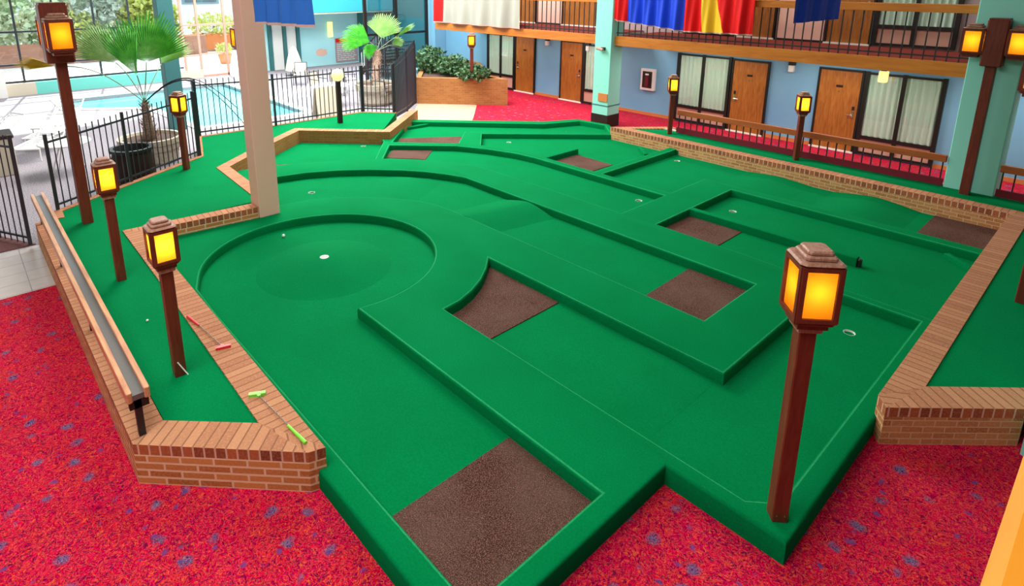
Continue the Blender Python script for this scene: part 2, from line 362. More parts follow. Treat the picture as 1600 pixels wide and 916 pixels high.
# ================================================================== SETTING
GW = -28.7         # glass wall plane
BW = 16.86         # hotel room wall plane
b = MB(); b.prism([(-11.0, -7), (6, -7), (6, BW), (-19.4, BW), (-19.4, 16.0), (-15.56, 13.71), (-14.1, 12.28), (-11.2, 9), (-11.2, 5), (-9.85, 3), (-9.85, -7)], -0.3, 0.0); b.build('floor', M['carpet'], kind='structure')
b = MB(); b.prism([(-11.66, -7), (-9.85, -7), (-9.85, 2), (-11.66, 2)], -0.3, 0.0); b.build('floor', M['whitetile'], kind='structure')
b = MB(); b.prism([(-14.1, 12.28), (-15.56, 13.71), (-19.4, 16.0), (-19.4, BW - 0.5), (-17.15, 12.3), (-15.5, 10.9), (-14.2, 9.4), (-11.2, 9)], -0.3, 0.0); b.build('floor', M['orangetile'], kind='structure')
pool = [(-26.3, 2.9), (-24.3, 2.9), (-22.6, 5.1), (-18.5, 5.45), (-18.5, 8.7), (-26.3, 8.7)]
b = MB(); b.prism([(GW, -7), (-11.66, -7), (-11.66, 2), (-9.85, 2), (-9.85, 3), (-11.2, 5), (-11.2, 9), (-14.2, 9.4), (-15.5, 10.9), (-17.15, 12.3), (-19.4, BW - 0.5), (-21.6, BW), (GW, 18.2)], -0.9, 0.0, holes=[pool]); b.build('floor', M['deck'], kind='structure')
b = MB(); b.prism([(-60, -25), (GW, -25), (GW, 30), (-60, 30)], -0.3, -0.02); b.build('floor', M['patio'], kind='structure')
b = MB(); b.box((-11.6, 6, 8.65), (34.6, 26, 0.25)); b.build('ceiling', M['ceiling'], kind='structure')

b = MB(); b.box((5.1, 5, 4.2), (0.2, 24.5, 8.9)); b.build('unseen_wall_right', M['ceiling'], kind='structure')  # unseen walls, this and the next, added to block the sky's front fill
b = MB(); b.box((-11.7, -7.1, 4.2), (33.6, 0.2, 8.9)); b.build('unseen_wall_front', M['ceiling'], kind='structure')
# back wall of hotel rooms, in two storeys
b = MB(); b.box((-8.5, BW + 0.1, 1.28), (26.8, 0.2, 2.56)); b.build('wall_back', M['blue'], kind='structure')
b = MB(); b.box((-8.5, BW + 0.1, 5.54), (26.8, 0.2, 5.96)); b.build('wall_back', M['mauve'], kind='structure')
def skirting(x0, x1):
    b = MB(); b.box(((x0 + x1) / 2, BW - 0.012, 0.05), (x1 - x0, 0.024, 0.10)); b.build('baseboard_back', M['orange'], kind='structure')
for x0, x1 in ((-15.75, -14.45), (-12.2, -9.72), (-6.98, -5.74), (-3.05, 4.8)): skirting(x0, x1)

def pleat(b, x0, x1, y, z0, z1, amp, per, mi=0, mi2=None):
    n = int((x1 - x0) / per * 6); rows = [[], []]
    for i in range(n + 1):
        x = x0 + (x1 - x0) * i / n; yy = y + amp * math.sin(i * PI / 3)
        rows[0].append((x, yy, z0)); rows[1].append((x, yy, z1))
    b.grid(rows, mi)
def room_window(idx, x0, x1, z0, z1, zf, lower=True):
    w = struct_empty('window_%d' % idx, ((x0 + x1) / 2, BW, z0)); y = BW - 0.04; xm = (x0 + x1) / 2; t = 0.085
    b = MB(); 
    for xx in (x0 + t / 2, xm, x1 - t / 2): b.box((xx, y, (zf + z1) / 2), (t, 0.10, z1 - zf))
    for zz in (z1 - 0.04, z0, zf + 0.02): b.box((xm, y, zz), (x1 - x0 - 0.001, 0.09, 0.09 if zz == z0 else 0.05))
    b.build('window_frame', M['bronze'], w)
    for k, (a, c) in enumerate(((x0, xm), (xm, x1))):
        b = MB(); b.box(((a + c) / 2, y + 0.005, (zf + z0) / 2), (c - a - t, 0.03, z0 - zf - 0.04)); b.build('lower_panel', M['panelpink'], w)
        b = MB(); b.box(((a + c) / 2, y - 0.035, (z0 + z1) / 2), (c - a - t, 0.006, z1 - z0)); b.build('pane', M['glass'], w)
        b = MB(); pleat(b, a + t / 2, c - t / 2, y + 0.004, z0 + 0.02, z1 - 0.03, 0.030, 0.13); b.build('curtain', M['curtain'], w, smooth=50)
    return w
def room_door(idx, x0, x1, z0, zt, hside=1, num=True):
    d = struct_empty('door_%d' % idx, ((x0 + x1) / 2, BW, z0)); y = BW - 0.03; xm = (x0 + x1) / 2
    b = MB(); b.box((xm, y, (z0 + zt) / 2), (x1 - x0 - 0.1, 0.05, zt - z0 - 0.02)); b.build('door_leaf', M['doorwood'], d)
    b = MB()
    for xx in (x0 + 0.025, x1 - 0.025): b.box((xx, y, (z0 + zt) / 2), (0.05, 0.1, zt - z0))
    b.box((xm, y, zt + 0.02), (x1 - x0, 0.1, 0.05)); b.build('door_frame', M['bronze'], d)
    hx = xm + hside * (x1 - x0) * 0.36; yf = y - 0.025
    b = MB(); b.box((hx, yf - 0.01, z0 + 0.98), (0.05, 0.02, 0.16)); b.tube([(hx, yf, z0 + 0.97), (hx, yf - 0.06, z0 + 0.97), (hx - hside * 0.13, yf - 0.06, z0 + 0.965)], 0.012, 8); b.build('door_handle', M['chrome'], d, smooth=40)
    b = MB(); b.box((hx, yf - 0.008, z0 + 1.14), (0.06, 0.016, 0.09), ch=0.01); b.build('lock', M['black'], d)
    b = MB(); b.box((xm, yf - 0.006, z0 + 1.66), (0.15, 0.012, 0.055), ch=0.01); b.build('number_plate', M['darkbase'], d)
    b = MB(); b.tube([(xm, yf, z0 + 1.52), (xm, yf - 0.012, z0 + 1.52)], 0.016, 12); b.build('peephole', M['chrome'], d)
    b = MB(); b.box((xm, y - 0.02, z0 + 0.02), (x1 - x0, 0.12, 0.04)); b.build('threshold', M['white'], d)
room_window(1, -18.40, -16.80, 0.56, 2.2, 0.05); room_door(1, -16.78, -15.72, 0, 2.16, -1)
room_door(2, -14.45, -13.40, 0, 2.12, 1); room_window(2, -13.40, -12.2, 0.5, 2.12, 0.05)
room_window(3, -9.75, -8.05, 0.50, 2.12, 0.05); room_door(3, -8.03, -6.98, 0, 2.05, -1)
room_door(4, -5.74, -4.70, 0, 2.05, 1); room_window(4, -4.68, -3.05, 0.46, 2.09, 0.05)
# upper floor
FZ = 2.70
room_door(5, -16.78, -15.72, FZ, FZ + 2.05, -1); room_door(6, -14.45, -12.9, FZ, FZ + 2.05, 1)
room_window(5, -9.75, -8.05, FZ + 0.48, FZ + 2.1, FZ + 0.05); room_door(7, -8.03, -6.98, FZ, FZ + 2.05, -1)
room_door(8, -5.74, -4.70, FZ, FZ + 2.05, 1); room_window(6, -4.68, -3.05, FZ + 0.48, FZ + 2.1, FZ + 0.05)
b = MB()
for x0, x1 in ((-15.68, -14.48), (-6.95, -5.78)):
    b = MB(); b.box(((x0 + x1) / 2, BW - 0.02, FZ + 0.75), (x1 - x0, 0.04, 1.4)); b.build('trim_1', M['pink'], kind='structure')
    b = MB(); b.box(((x0 + x1) / 2, BW - 0.025, FZ + 0.03), (x1 - x0 + 0.06, 0.05, 0.05)); b.build('baseboard_upper', M['black'], kind='structure')
    for xx in (x0, x1):
        pass

# left end of that wing: glazing and blue column
b = MB(); b.box((-21.75, 15.0, 4.3), (0.12, 3.9, 8.6)); 
w = struct_empty('window_7', (-21.7, 14.9, 0)); b = MB()
for yy in (13.0, 14.5, 16.1): b.box((-21.6, yy, 3.0), (0.1, 0.12, 6.0))
for zz in (0.05, 1.0, 2.1, 4.6): b.box((-21.6, 14.6, zz), (0.08, 3.1, 0.09))
b.build('window_frame', M['bronze'], w)
b = MB(); b.box((-21.62, 14.6, 3.0), (0.01, 3.0, 5.9)); b.build('pane', M['tintglass'], w)
b = MB(); b.box((-21.45, 16.55, 4.3), (0.5, 0.6, 8.6)); b.build('wall_corner', M['blue'], kind='structure')
b = MB(); b.box((-25.2, 18.0, 4.3), (7.2, 0.2, 8.6)); b.build('wall_far', M['teal'], kind='structure')

# far-left glass curtain wall
w = struct_empty('window_8', (GW, 4.5, 0)); b = MB()
for yy in (-1.2, 0.3, 2.14, 3.4, 4.73, 6.0, 7.35): b.box((GW, yy, 4.4), (0.09, 0.07, 7.9))
for zz in (0.5, 1.15, 2.38, 4.8, 8.4): b.box((GW, 3.2, zz), (0.07, 9.4, 0.07))
b.build('window_frame', M['fence'], w)
b = MB(); b.box((GW, 3.2, 4.45), (0.01, 9.4, 7.9)); b.build('pane', M['glass'], w)
w = struct_empty('window_9', (GW, 9.5, 0)); b = MB()
for yy in (8.0, 8.66, 9.84, 11.0): b.box((GW, yy, 4.25), (0.10, 0.09, 8.5))
for zz in (2.35, 4.8, 8.4): b.box((GW, 9.5, zz), (0.08, 3.1, 0.08))
b.box((GW, 8.2, 1.0), (0.08, 1.0, 0.06)); b.box((GW, 9.25, 1.05), (0.06, 1.1, 0.05)); b.box((GW, 9.25, 0.06), (0.1, 1.2, 0.1))
b.build('window_frame', M['panelpink'], w); b = MB(); b.box((GW, 9.5, 4.3), (0.01, 3.0, 8.3)); b.build('pane', M['glass'], w)
b = MB(); b.box((GW + 0.05, 4.75, 0.23), (0.35, 4.6, 0.46)); b.build('trim_2', M['tealkerb'], kind='structure')
b = MB(); b.box((GW + 0.05, 0.5, 0.23), (0.35, 3.9, 0.46)); b.build('trim_2', M['cream'], kind='structure')
b = MB(); b.box((GW + 0.05, 7.9, 0.18), (0.3, 1.5, 0.36)); b.build('trim_2', M['cream'], kind='structure')
b = MB(); b.box((GW + 0.3, 1.35, 0.5), (0.35, 0.35, 1.0)); b.build('trim_3', M['white'], kind='structure')
b = MB(); b.box((GW - 0.1, 14.5, 1.4), (0.2, 7.0, 2.85)); b.build('wall_left', M['paleblue'], kind='structure')
b = MB(); b.box((GW + 0.9, 14.3, 3.3), (2.2, 6.9, 1.0)); b.build('trim_4', M['bluefascia'], kind='structure')
b = MB(); b.box((GW + 0.9, 14.3, 2.76), (2.15, 6.85, 0.07)); b.build('trim_5', M['cream'], kind='structure')
for yy, mm in ((12.3, 'white'), (13.0, 'white')):
    b = MB(); b.box((GW + 0.03, yy, 1.1), (0.05, 0.5, 2.2)); b.build('door_9' if yy < 12.5 else 'door_10', M[mm], kind='structure')
for yy in (11.9, 12.65, 13.35):
    b = MB(); b.box((GW + 0.08, yy, 1.36), (0.16, 0.16, 2.72)); b.build('trim_6', M['teal'], kind='structure')
b = MB(); b.box((GW + 0.15, 17.0, 1.4), (0.4, 0.4, 2.8)); b.build('trim_6', M['teal'], kind='structure')

# ================================================================== MINI GOLF COURSE
ZT, ZF = 0.20, 0.06
def arc(c, r, a0, a1, n): return [(c[0] + r * math.cos(math.radians(a0 + (a1 - a0) * i / n)), c[1] + r * math.sin(math.radians(a0 + (a1 - a0) * i / n))) for i in range(n + 1)]
C0 = (-7.79, 3.77)
outline = [(-1.155, 4.05), (-1.155, 6.12), (-1.0, 6.42), (-0.98, 13.32), (-9.36, 13.32), (-9.55, 13.55), (-10.2, 14.12), (-11.3, 14.0), (-11.75, 12.98), (-14.62, 10.15),
           (-13.24, 8.44), (-15.0, 6.72), (-14.2, 5.65), (-12.78, 3.92), (-10.22, 3.62), (-10.24, 1.76), (-4.16, 1.75), (-4.06, 1.80), (-2.15, 1.80), (-2.15, 4.05)]
holeA = [(-2.345, 2.02), (-2.345, 3.39), (-6.14, 3.395)] + arc(C0, 1.69, -2, 250, 44)[0:] + [(-8.0, 2.045), (-7.2, 2.02)]
holeB = [(-5.39, 4.215), (-1.54, 4.215), (-1.345, 4.40), (-1.345, 8.37), (-2.42, 8.38), (-2.42, 5.605), (-6.09, 5.61), (-5.86, 5.36), (-5.67, 5.09), (-5.52, 4.80), (-5.42, 4.50)]
holeC = [(-3.10, 6.43), (-3.10, 7.79), (-9.25, 7.82)] + [(-9.63, 7.68), (-10.12, 7.43), (-10.56, 7.10), (-11.06, 6.60), (-11.48, 6.04), (-11.78, 5.45), (-11.92, 4.85), (-11.95, 4.25), (-10.30, 4.02),
         (-10.27, 4.35), (-10.18, 4.75), (-9.96, 5.20), (-9.56, 5.66), (-9.22, 5.98), (-8.84, 6.23), (-8.45, 6.38), (-8.0, 6.43)]
holeD = [(-11.60, 7.31), (-10.85, 8.0), (-10.38, 8.27), (-9.95, 8.50), (-9.3, 8.60), (-5.865, 8.61), (-5.865, 10.0), (-9.3, 10.0), (-9.85, 9.93), (-10.6, 9.67), (-11.34, 9.28), (-12.5, 8.08)]
holeE = [(-5.865, 10.22), (-5.865, 11.56), (-1.13, 11.56), (-1.13, 13.17), (-7.48, 13.17), (-7.48, 10.22)]
holeF = [(-10.98, 9.83), (-10.45, 10.02), (-9.9, 10.18), (-9.3, 10.22), (-7.70, 10.22), (-7.70, 13.18), (-9.46, 13.2), (-11.84, 10.63)]
holeG = [(-12.72, 8.32), (-11.50, 9.50), (-12.36, 10.45), (-9.72, 13.42), (-10.25, 13.96), (-11.08, 13.84), (-11.52, 12.74), (-14.36, 10.0)]
holeH = [(-12.83, 4.1)] + [(-12.92, 4.4), (-12.84, 4.8), (-12.74, 5.2), (-12.50, 5.8), (-12.16, 6.4), (-11.70, 7.14), (-12.92, 8.16), (-13.14, 8.25), (-14.82, 6.63), (-14.06, 5.64)]
holeI = [(-5.15, 8.64), (-5.15, 11.29), (-1.12, 11.29), (-1.12, 8.53), (-4.0, 8.62)]
lanes = [holeA, holeB, holeC, holeD, holeE, holeF, holeG, holeH, holeI]
course = thing('mini_golf_course', (-6, 6, 0), 'green turf covered indoor mini golf course with nine sunken lanes and raised kerbs', 'mini golf course')
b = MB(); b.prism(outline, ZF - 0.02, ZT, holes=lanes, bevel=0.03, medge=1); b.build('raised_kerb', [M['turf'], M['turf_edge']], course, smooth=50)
b = MB(); b.prism(outline, 0.0, ZF - 0.02); b.build('course_base', M['turf'], course)
cups = {0: [(-7.70, 3.756)], 1: [g(1327, 520, ZF)], 2: [g(487, 301, ZF)], 3: [g(998, 313.5, ZF)], 4: [g(1058, 251.5, ZF)], 5: [g(795, 222.5, ZF)], 6: [g(885, 206.5, ZF)], 7: [g(568, 228.5, ZF)], 8: [g(1145, 330.5, ZF)]}
RC = 0.062
def circ(c, r, n): return [(c[0] + r * math.cos(2 * PI * k / n), c[1] + r * math.sin(2 * PI * k / n)) for k in range(n)]
MR = 0.98
def grow(p, d):
    a = sum(p[i][0] * p[(i + 1) % len(p)][1] - p[(i + 1) % len(p)][0] * p[i][1] for i in range(len(p)))
    p = list(p) if a > 0 else list(p)[::-1]; out = []; n = len(p)
    for i in range(n):
        A, B, C = Vector(p[i - 1]), Vector(p[i]), Vector(p[(i + 1) % n]); e1 = (B - A).normalized(); e2 = (C - B).normalized()
        n1 = Vector((e1.y, -e1.x)); n2 = Vector((e2.y, -e2.x)); k = n1 + n2; k = k / max(0.4, k.dot(n1)); out.append(tuple(B + k * d))
    return out
for i, L in enumerate(lanes):
    h = [circ(c, MR if i == 0 else RC, 40 if i == 0 else 20) for c in cups[i]]
    b = MB(); b.prism(L, ZF - 0.018, ZF, holes=h); b.build('lane_floor', M['turf'], course)
mc = cups[0][0]; MH = 0.17
b = MB(); b.lathe([(MR, ZF)] + [(MR + (RC - MR) * t, ZF + MH * (1.25 * t - 0.25 * t * t * t) * 0.97 + 0.0) for t in [k / 14 for k in range(1, 15)]], (mc[0], mc[1], 0), 48); b.build('cup_mound', M['turf'], course, smooth=60)
def cup(c, z):
    b = MB(); b.lathe([(RC + 0.004, z + 0.002), (RC, z + 0.002), (RC - 0.002, z - 0.03), (0.0001, z - 0.03)], (c[0], c[1], 0), 24); b.build('hole_cup', M['cupwhite'], course, smooth=30)
for i in cups:
    for c in cups[i]: cup(c, ZF + MH * 0.97 if i == 0 else ZF)
# low dividers, deflector rails
def rail(p0, p1, w, z1, z0=ZF, name='divider'):
    p0, p1 = Vector(p0), Vector(p1); t = (p1 - p0).normalized(); n = Vector((-t.y, t.x)) * w / 2
    b = MB(); b.prism([tuple(p0 - n), tuple(p1 - n), tuple(p1 + n), tuple(p0 + n)], z0, z1, bevel=0.018); return b.build(name, M['turf'], course, smooth=50)
rail((-5.16, 9.77), (-2.44, 9.77), 0.13, ZT); rail((-9.17, 10.2), (-9.17, 11.38), 0.13, ZT)
rail(g(1479, 396, 0.13), g(1519, 418, 0.13), 0.09, 0.14, name='deflector_rail')
rail(g(1000, 230, 0.13), g(1010, 241, 0.13), 0.10, 0.14, name='deflector_rail')
rail(g(636, 199, 0.13), g(678, 192, 0.13), 0.10, 0.14, name='deflector_rail')
# corner chamfer knob by the end of the divider
b = MB(); b.box((-2.41, 9.77, 0.12), (0.05, 0.10, 0.12), ch=0.02); b.build('divider_end', M['black'], course)
def ridge(poly_fn, h, name='ramp_hump', n=16, m=8):
    """a smooth hump across a lane; poly_fn(s, t): s along lane 0..1, t across 0..1 -> (x, y)"""
    rows = []
    for i in range(n + 1):
        s_ = i / n; rows.append([(*poly_fn(s_, j / m), ZF + 0.001 + h * (1 - abs(2 * s_ - 1) ** 1.5) ** 1.15) for j in range(m + 1)])
    b = MB(); b.grid(rows); return b.build(name, M['turf'], course, smooth=60)
ridge(lambda s, t: (-8.25 + s * 1.3 + 0.25 * t, 6.44 + t * 1.34), 0.13)
def polar(a0, a1, r0, r1): return lambda s, t: (C0[0] + (r0 + (r1 - r0) * t) * math.cos(math.radians(a0 + (a1 - a0) * s)), C0[1] + (r0 + (r1 - r0) * t) * math.sin(math.radians(a0 + (a1 - a0) * s)))
ridge(polar(136, 116, 2.63, 4.12), 0.06)
ridge(lambda s, t: (-3.9 + s * 1.5, 11.57 + t * 1.58), 0.09); ridge(lambda s, t: (-5.7 + s * 1.4, 11.57 + t * 1.58), 0.05)
ridge(lambda s, t: (-12.75 + 0.55 * s - 1.2 * t, 5.55 + 0.9 * s + 1.0 * t), 0.03)
ridge(lambda s, t: (-3.6 + s * 1.1, 4.24 + t * 1.35), 0.02)

# rubber tee mats (loose, one per lane)
def tee(poly, label, z0=ZF):
    b = MB(); b.prism(poly, z0, z0 + 0.012, bevel=0.004); tag(b.build('tee_mat', M['rubber']), label, 'mat', 'brown rubber tee mats')
tee([(-3.375, 2.03), (-2.355, 2.03), (-2.355, 3.38), (-3.375, 3.38)], 'largest and nearest brown rubber tee mat, at the front end of the round mound lane')
tee([(-4.665, 4.225), (-4.69, 5.595), (-6.07, 5.595), (-5.84, 5.33), (-5.65, 5.07), (-5.505, 4.79), (-5.41, 4.50), (-5.38, 4.225)], 'brown rubber tee mat with one curved edge, in the middle of the course')
tee([(-4.03, 6.44), (-3.11, 6.44), (-3.11, 7.78), (-4.06, 7.78)], 'square brown rubber tee mat left of the near right lantern, set inside a kerb corner')
tee([(-5.14, 8.66), (-4.17, 8.65), (-4.17, 9.70), (-5.14, 9.70)], 'brown rubber tee mat beside the long thin divider in the right rear lane')
tee([(-2.19, 11.58), (-1.215, 11.58), (-1.215, 13.08), (-2.19, 13.08)], 'dark brown tee mat against the right end of the long brick wall')
tee([(-9.09, 10.235), (-7.99, 10.235), (-7.99, 11.26), (-9.09, 11.30)], 'small brown tee mat beside the short kerb stub in the rear centre lane')
tee([(-11.99, 7.62), (-11.22, 8.25), (-11.80, 8.92), (-12.44, 8.12)], 'brown tee mat at the left end of the long rear lane')
tee([(-13.3, 8.95), (-12.70, 8.36), (-11.56, 9.50), (-12.32, 10.36)], 'narrow brown tee mat at the far left rear corner of the course')
tee([(-13.3, 5.15), (-12.86, 4.75), (-12.76, 5.2), (-12.58, 5.62), (-12.9, 5.85)], 'sliver of brown tee mat just right of the pink pillar')

# ================================================================== BRICK BORDERS
def brick_wall(name, path, w, z0, z1, label, side='brick', cap='capbrick', closed=False, inner=None, row=True):
    """path: polyline of the wall's left-hand edge; wall body lies w to the right of it"""
    P = [Vector(p) for p in path]; n = len(P)
    def off(d):
        out = []
        for i in range(n):
            if closed: e1 = (P[i] - P[i - 1]).normalized(); e2 = (P[(i + 1) % n] - P[i]).normalized()
            else:
                e1 = (P[i] - P[i - 1]).normalized() if i else (P[1] - P[0]).normalized(); e2 = (P[i + 1] - P[i]).normalized() if i < n - 1 else e1
            n1 = Vector((e1.y, -e1.x)); n2 = Vector((e2.y, -e2.x)); k = n1 + n2; k = k / max(0.3, k.dot(n1)); out.append(P[i] + k * d)
        return out
    A, B = off(0), (off(w) if inner is None else [Vector(p) for p in inner]); b = MB(); L = 0; zr = z1 - 0.1 if row else z1
    for i in range(n if closed else n - 1):
        j = (i + 1) % n; l = (P[j] - P[i]).length; e_ = (P[j] - P[i]).normalized(); n_ = Vector((e_.y, -e_.x)); cu = [L + (v_ - P[i]).dot(e_) for v_ in (A[i], A[j], B[j], B[i])]; cv = [0.2 + (v_ - P[i]).dot(n_) for v_ in (A[i], A[j], B[j], B[i])]
        for E, fl in ((A, False), (B, True)):
            la = L; lb = L + (E[j] - E[i]).length
            for za, zb, mi in ((z0, zr, 0), (zr, z1, 1)):
                if zb - za < 1e-4: continue
                q = [(E[i].x, E[i].y, za), (E[j].x, E[j].y, za), (E[j].x, E[j].y, zb), (E[i].x, E[i].y, zb)]
                uv = [(la, za), (lb, za), (lb, zb), (la, zb)] if mi == 0 else [(la, 0.2), (lb, 0.2), (lb, 0.3), (la, 0.3)]
                b.face(q if fl else q[::-1], mi, uv if fl else uv[::-1])
        q = [(A[i].x, A[i].y, z1), (A[j].x, A[j].y, z1), (B[j].x, B[j].y, z1), (B[i].x, B[i].y, z1)]
        b.face(q[::-1], 2, list(zip(cu, cv))[::-1])
        L += l
    if not closed:
        for X, Y, fl in ((A[0], B[0], 0), (A[-1], B[-1], 1)):
            for za, zb, mi in ((z0, zr, 0), (zr, z1, 1)):
                if zb - za < 1e-4: continue
                q = [(X.x, X.y, za), (Y.x, Y.y, za), (Y.x, Y.y, zb), (X.x, X.y, zb)]; uv = [(0, za), (w, za), (w, zb), (0, zb)] if mi == 0 else [(0, .2), (w, .2), (w, .3), (0, .3)]
                b.face(q, mi, uv)
    o = b.build(name, [M[side], M['rowlock'] if side != 'orangebrick' else M[side], M[cap]]); tag(o, label, 'brick wall'); return o
BT = 0.40
# left planter: outer wall along the carpet, round the front and back along the course
brick_wall('brick_border', [(-11.60, 0.655), (-5.156, 0.655), (-4.085, 1.73), (-4.045, 1.865), (-8.36, 1.90), (-10.08, 1.91), (-9.915, 3.66)][::-1], 0.275, 0, BT,
           'brown brick border around the left lamp bed, two putters lying on top',
           inner=[(-11.60, 0.93), (-5.30, 0.93), (-4.70, 1.56), (-4.70, 1.56), (-8.36, 1.63), (-10.33, 1.65), (-10.17, 3.66)][::-1])
brick_wall('brick_border', [(-10.22, 3.80), (-12.78, 3.92), (-14.18, 5.60), (-15.02, 6.72), (-13.29, 8.42), (-14.95, 10.45)], 0.24, 0, BT,
           'zigzag brick border behind the pink pillar along the far left of the course', side='orangebrick')
brick_wall('brick_border', [(-0.215, 6.92), (-1.075, 5.975), (-1.18, 6.12), (-1.20, 13.08), (-9.5, 13.20), (-8.42, 14.45)], 0.26, 0, BT,
           'long tan brick wall wrapping the right side and rear of the course', side='tanbrick',
           inner=[(-0.215, 7.37), (-0.915, 6.61), (-0.915, 6.61), (-0.94, 13.36), (-9.0, 13.47), (-8.15, 14.42)])
brick_wall('fence_kerb', [(-11.62, 0.93), (-12.05, 0.95), (-13.96, 3.90), (-15.85, 4.45), (-15.75, 9.22), (-14.95, 9.95)], 0.13, 0, BT - 0.005,
           'narrow pale brick kerb under the black picket fence by the pool', side='orangebrick')
# turf beds
b = MB(); b.prism([(-11.6, 0.94), (-5.27, 0.94), (-4.68, 1.60), (-8.36, 1.68), (-10.28, 1.70), (-10.27, 3.62), (-10.27, 3.82), (-12.81, 3.92), (-14.21, 5.60), (-15.06, 6.72), (-13.32, 8.42), (-14.9, 9.9), (-15.62, 9.2), (-15.72, 4.52), (-13.86, 3.98), (-11.98, 1.06)], 0.1, 0.385)
tag(b.build('turf_bed', M['turf_dark']), 'raised green turf bed at left holding the lantern posts and running along the pool fence', 'turf bed')
b = MB(); b.prism([(-0.945, 6.40), (-0.23, 7.18), (-0.23, 7.32), (0.40, 7.32), (2.2, 9.2), (2.2, 14.1), (-8.35, 14.1), (-9.05, 13.44), (-0.945, 13.36)], 0.1, 0.385)
tag(b.build('turf_bed', M['turf_dark']), 'raised green turf bed behind the tan brick wall at the right and rear', 'turf bed')
b = MB(); b.prism([(-8.42, 14.12), (4.4, 14.12), (4.4, 14.24), (-8.3, 14.24)], 0, 0.40); tag(b.build('bed_edging', M['cream']), 'pale stone edging behind the rear turf bed below the low brown rail', 'edging')

# ================================================================== PILLARS
def pillar(x0, x1, y0, y1, z0, m, label, extra=None):
    t = thing('pillar', ((x0 + x1) / 2, (y0 + y1) / 2, z0), label, 'pillar')
    b = MB(); b.box(((x0 + x1) / 2, (y0 + y1) / 2, (z0 + 8.5) / 2), (x1 - x0, y1 - y0, 8.5 - z0), ch=0.012); b.build('shaft', m, t); return t
pillar(-10.25, -9.885, 3.67, 4.035, 0.2, M['pink'], 'square salmon pink pillar rising from the left side of the golf course')
t = pillar(-11.05, -10.47, 14.36, 14.92, 0.0, M['mint'], 'mint green pillar with dark base between the two balcony flags')
b = MB(); b.box((-10.76, 14.64, 0.19), (0.60, 0.58, 0.38)); b.build('base', M['darkbase'], t)
b = MB(); b.box((-10.76, 14.64, 0.66), (0.605, 0.585, 0.025)); b.build('band', M['teal'], t)
b = MB(); b.box((-10.66, 14.35, 0.90), (0.33, 0.03, 0.24)); b.build('wall_plate', M['orange'], t)
pillar(-2.31, -1.56, 13.98, 14.62, 0.385, M['mint'], 'broad mint green pillar behind the tall twin lantern lamp')
pillar(-19.0, -18.58, 4.6, 5.02, 0.0, M['teal'], 'dark teal pillar beside the pool behind the large potted palm')
b = MB(); b.box((0.07, 7.04, 4.25), (0.5, 0.5, 8.5), ch=0.01); o = b.build('pillar', M['mint']); tag(o, 'sliver of mint pillar at the right edge behind the near brick corner', 'pillar')

# ================================================================== BALCONY
def balcony(x0, x1, label, nbar_step=0.19):
    t = thing('balcony', ((x0 + x1) / 2, 14.5, 2.43), label, 'balcony')
    b = MB(); b.box(((x0 + x1) / 2, 15.72, 2.56), (x1 - x0, 2.24, 0.24)); b.build('slab', M['ceiling'], t)
    b = MB(); b.box(((x0 + x1) / 2, 15.72, 2.69), (x1 - x0, 2.24, 0.02)); b.build('balcony_carpet', M['rust'], t)
    b = MB(); b.box(((x0 + x1) / 2, 14.55, 2.565), (x1 - x0, 0.10, 0.27), ch=0.008); b.build('fascia', M['railwood'], t)
    b = MB(); b.box(((x0 + x1) / 2, 14.56, 3.71), (x1 - x0, 0.13, 0.16), ch=0.012); b.build('handrail', M['railwood'], t)
    b = MB(); b.box(((x0 + x1) / 2, 14.58, 2.79), (x1 - x0, 0.03, 0.03)); b.build('bottom_rail', M['black'], t)
    n = int((x1 - x0) / nbar_step); first = None
    for i in range(n + 1):
        x = x0 + 0.04 + (x1 - x0 - 0.08) * i / n
        if first is None:
            b = MB(); b.box((x, 14.58, 3.17), (0.022, 0.022, 0.96)); first = b.build('baluster', M['black'], t); fx = x
        else:
            c = first.copy(); COL.objects.link(c); c.location.x = x - fx
    return t
balcony(-10.46, -2.32, 'orange brown balcony between the two mint pillars, hung with flags')
balcony(-18.9, -11.06, 'left balcony section with the grey and red flag on its rail')
balcony(-1.55, 4.2, 'end of balcony visible right of the broad mint pillar')

# low rails
def low_rail(x0, x1, y, label):
    t = thing('low_rail', ((x0 + x1) / 2, y, 0.4), label, 'railing')
    b = MB(); b.box(((x0 + x1) / 2, y, 0.935), (x1 - x0, 0.09, 0.13), ch=0.01); b.build('top_beam', M['lowrail'], t)
    b = MB(); b.box(((x0 + x1) / 2, y, 0.47), (x1 - x0, 0.05, 0.14)); b.build('bottom_beam', M['darkred'], t)
    n = int((x1 - x0) / 0.17); first = None
    for i in range(n + 1):
        x = x0 + 0.05 + (x1 - x0 - 0.1) * i / n
        if first is None: b = MB(); b.box((x, y, 0.70), (0.022, 0.022, 0.36)); first = b.build('baluster', M['black'], t); fx = x
        else: c = first.copy(); COL.objects.link(c); c.location.x = x - fx
low_rail(-8.0, -2.33, 14.0, 'low brown wooden rail with short black balusters behind the rear turf bed')
low_rail(-1.54, 3.5, 14.0, 'dark low rail right of the broad mint pillar')
t = thing('bench_rail', (-8.2, 0.76, BT), 'long low handrail of two salmon beams and a grey strip on the left brick border', 'railing')
for yy, nm in ((0.692, 'rail_beam'), (0.828, 'rail_beam')):
    b = MB(); b.box((-8.48, yy, 0.80), (6.56, 0.045, 0.10), ch=0.01); b.build(nm, M['salmonwood'], t)
b = MB(); b.box((-8.48, 0.76, 0.785), (6.54, 0.09, 0.05)); b.build('grey_strip', M['greystrip'], t)
for xx in (-5.24, -7.4, -9.5, -11.5):
    b = MB(); b.box((xx, 0.75, 0.59), (0.05, 0.055, 0.38)); b.build('post', M['black'], t)
    b = MB(); b.box((xx, 0.76, 0.72), (0.05, 0.15, 0.09)); b.build('bracket', M['darkbase'], t)
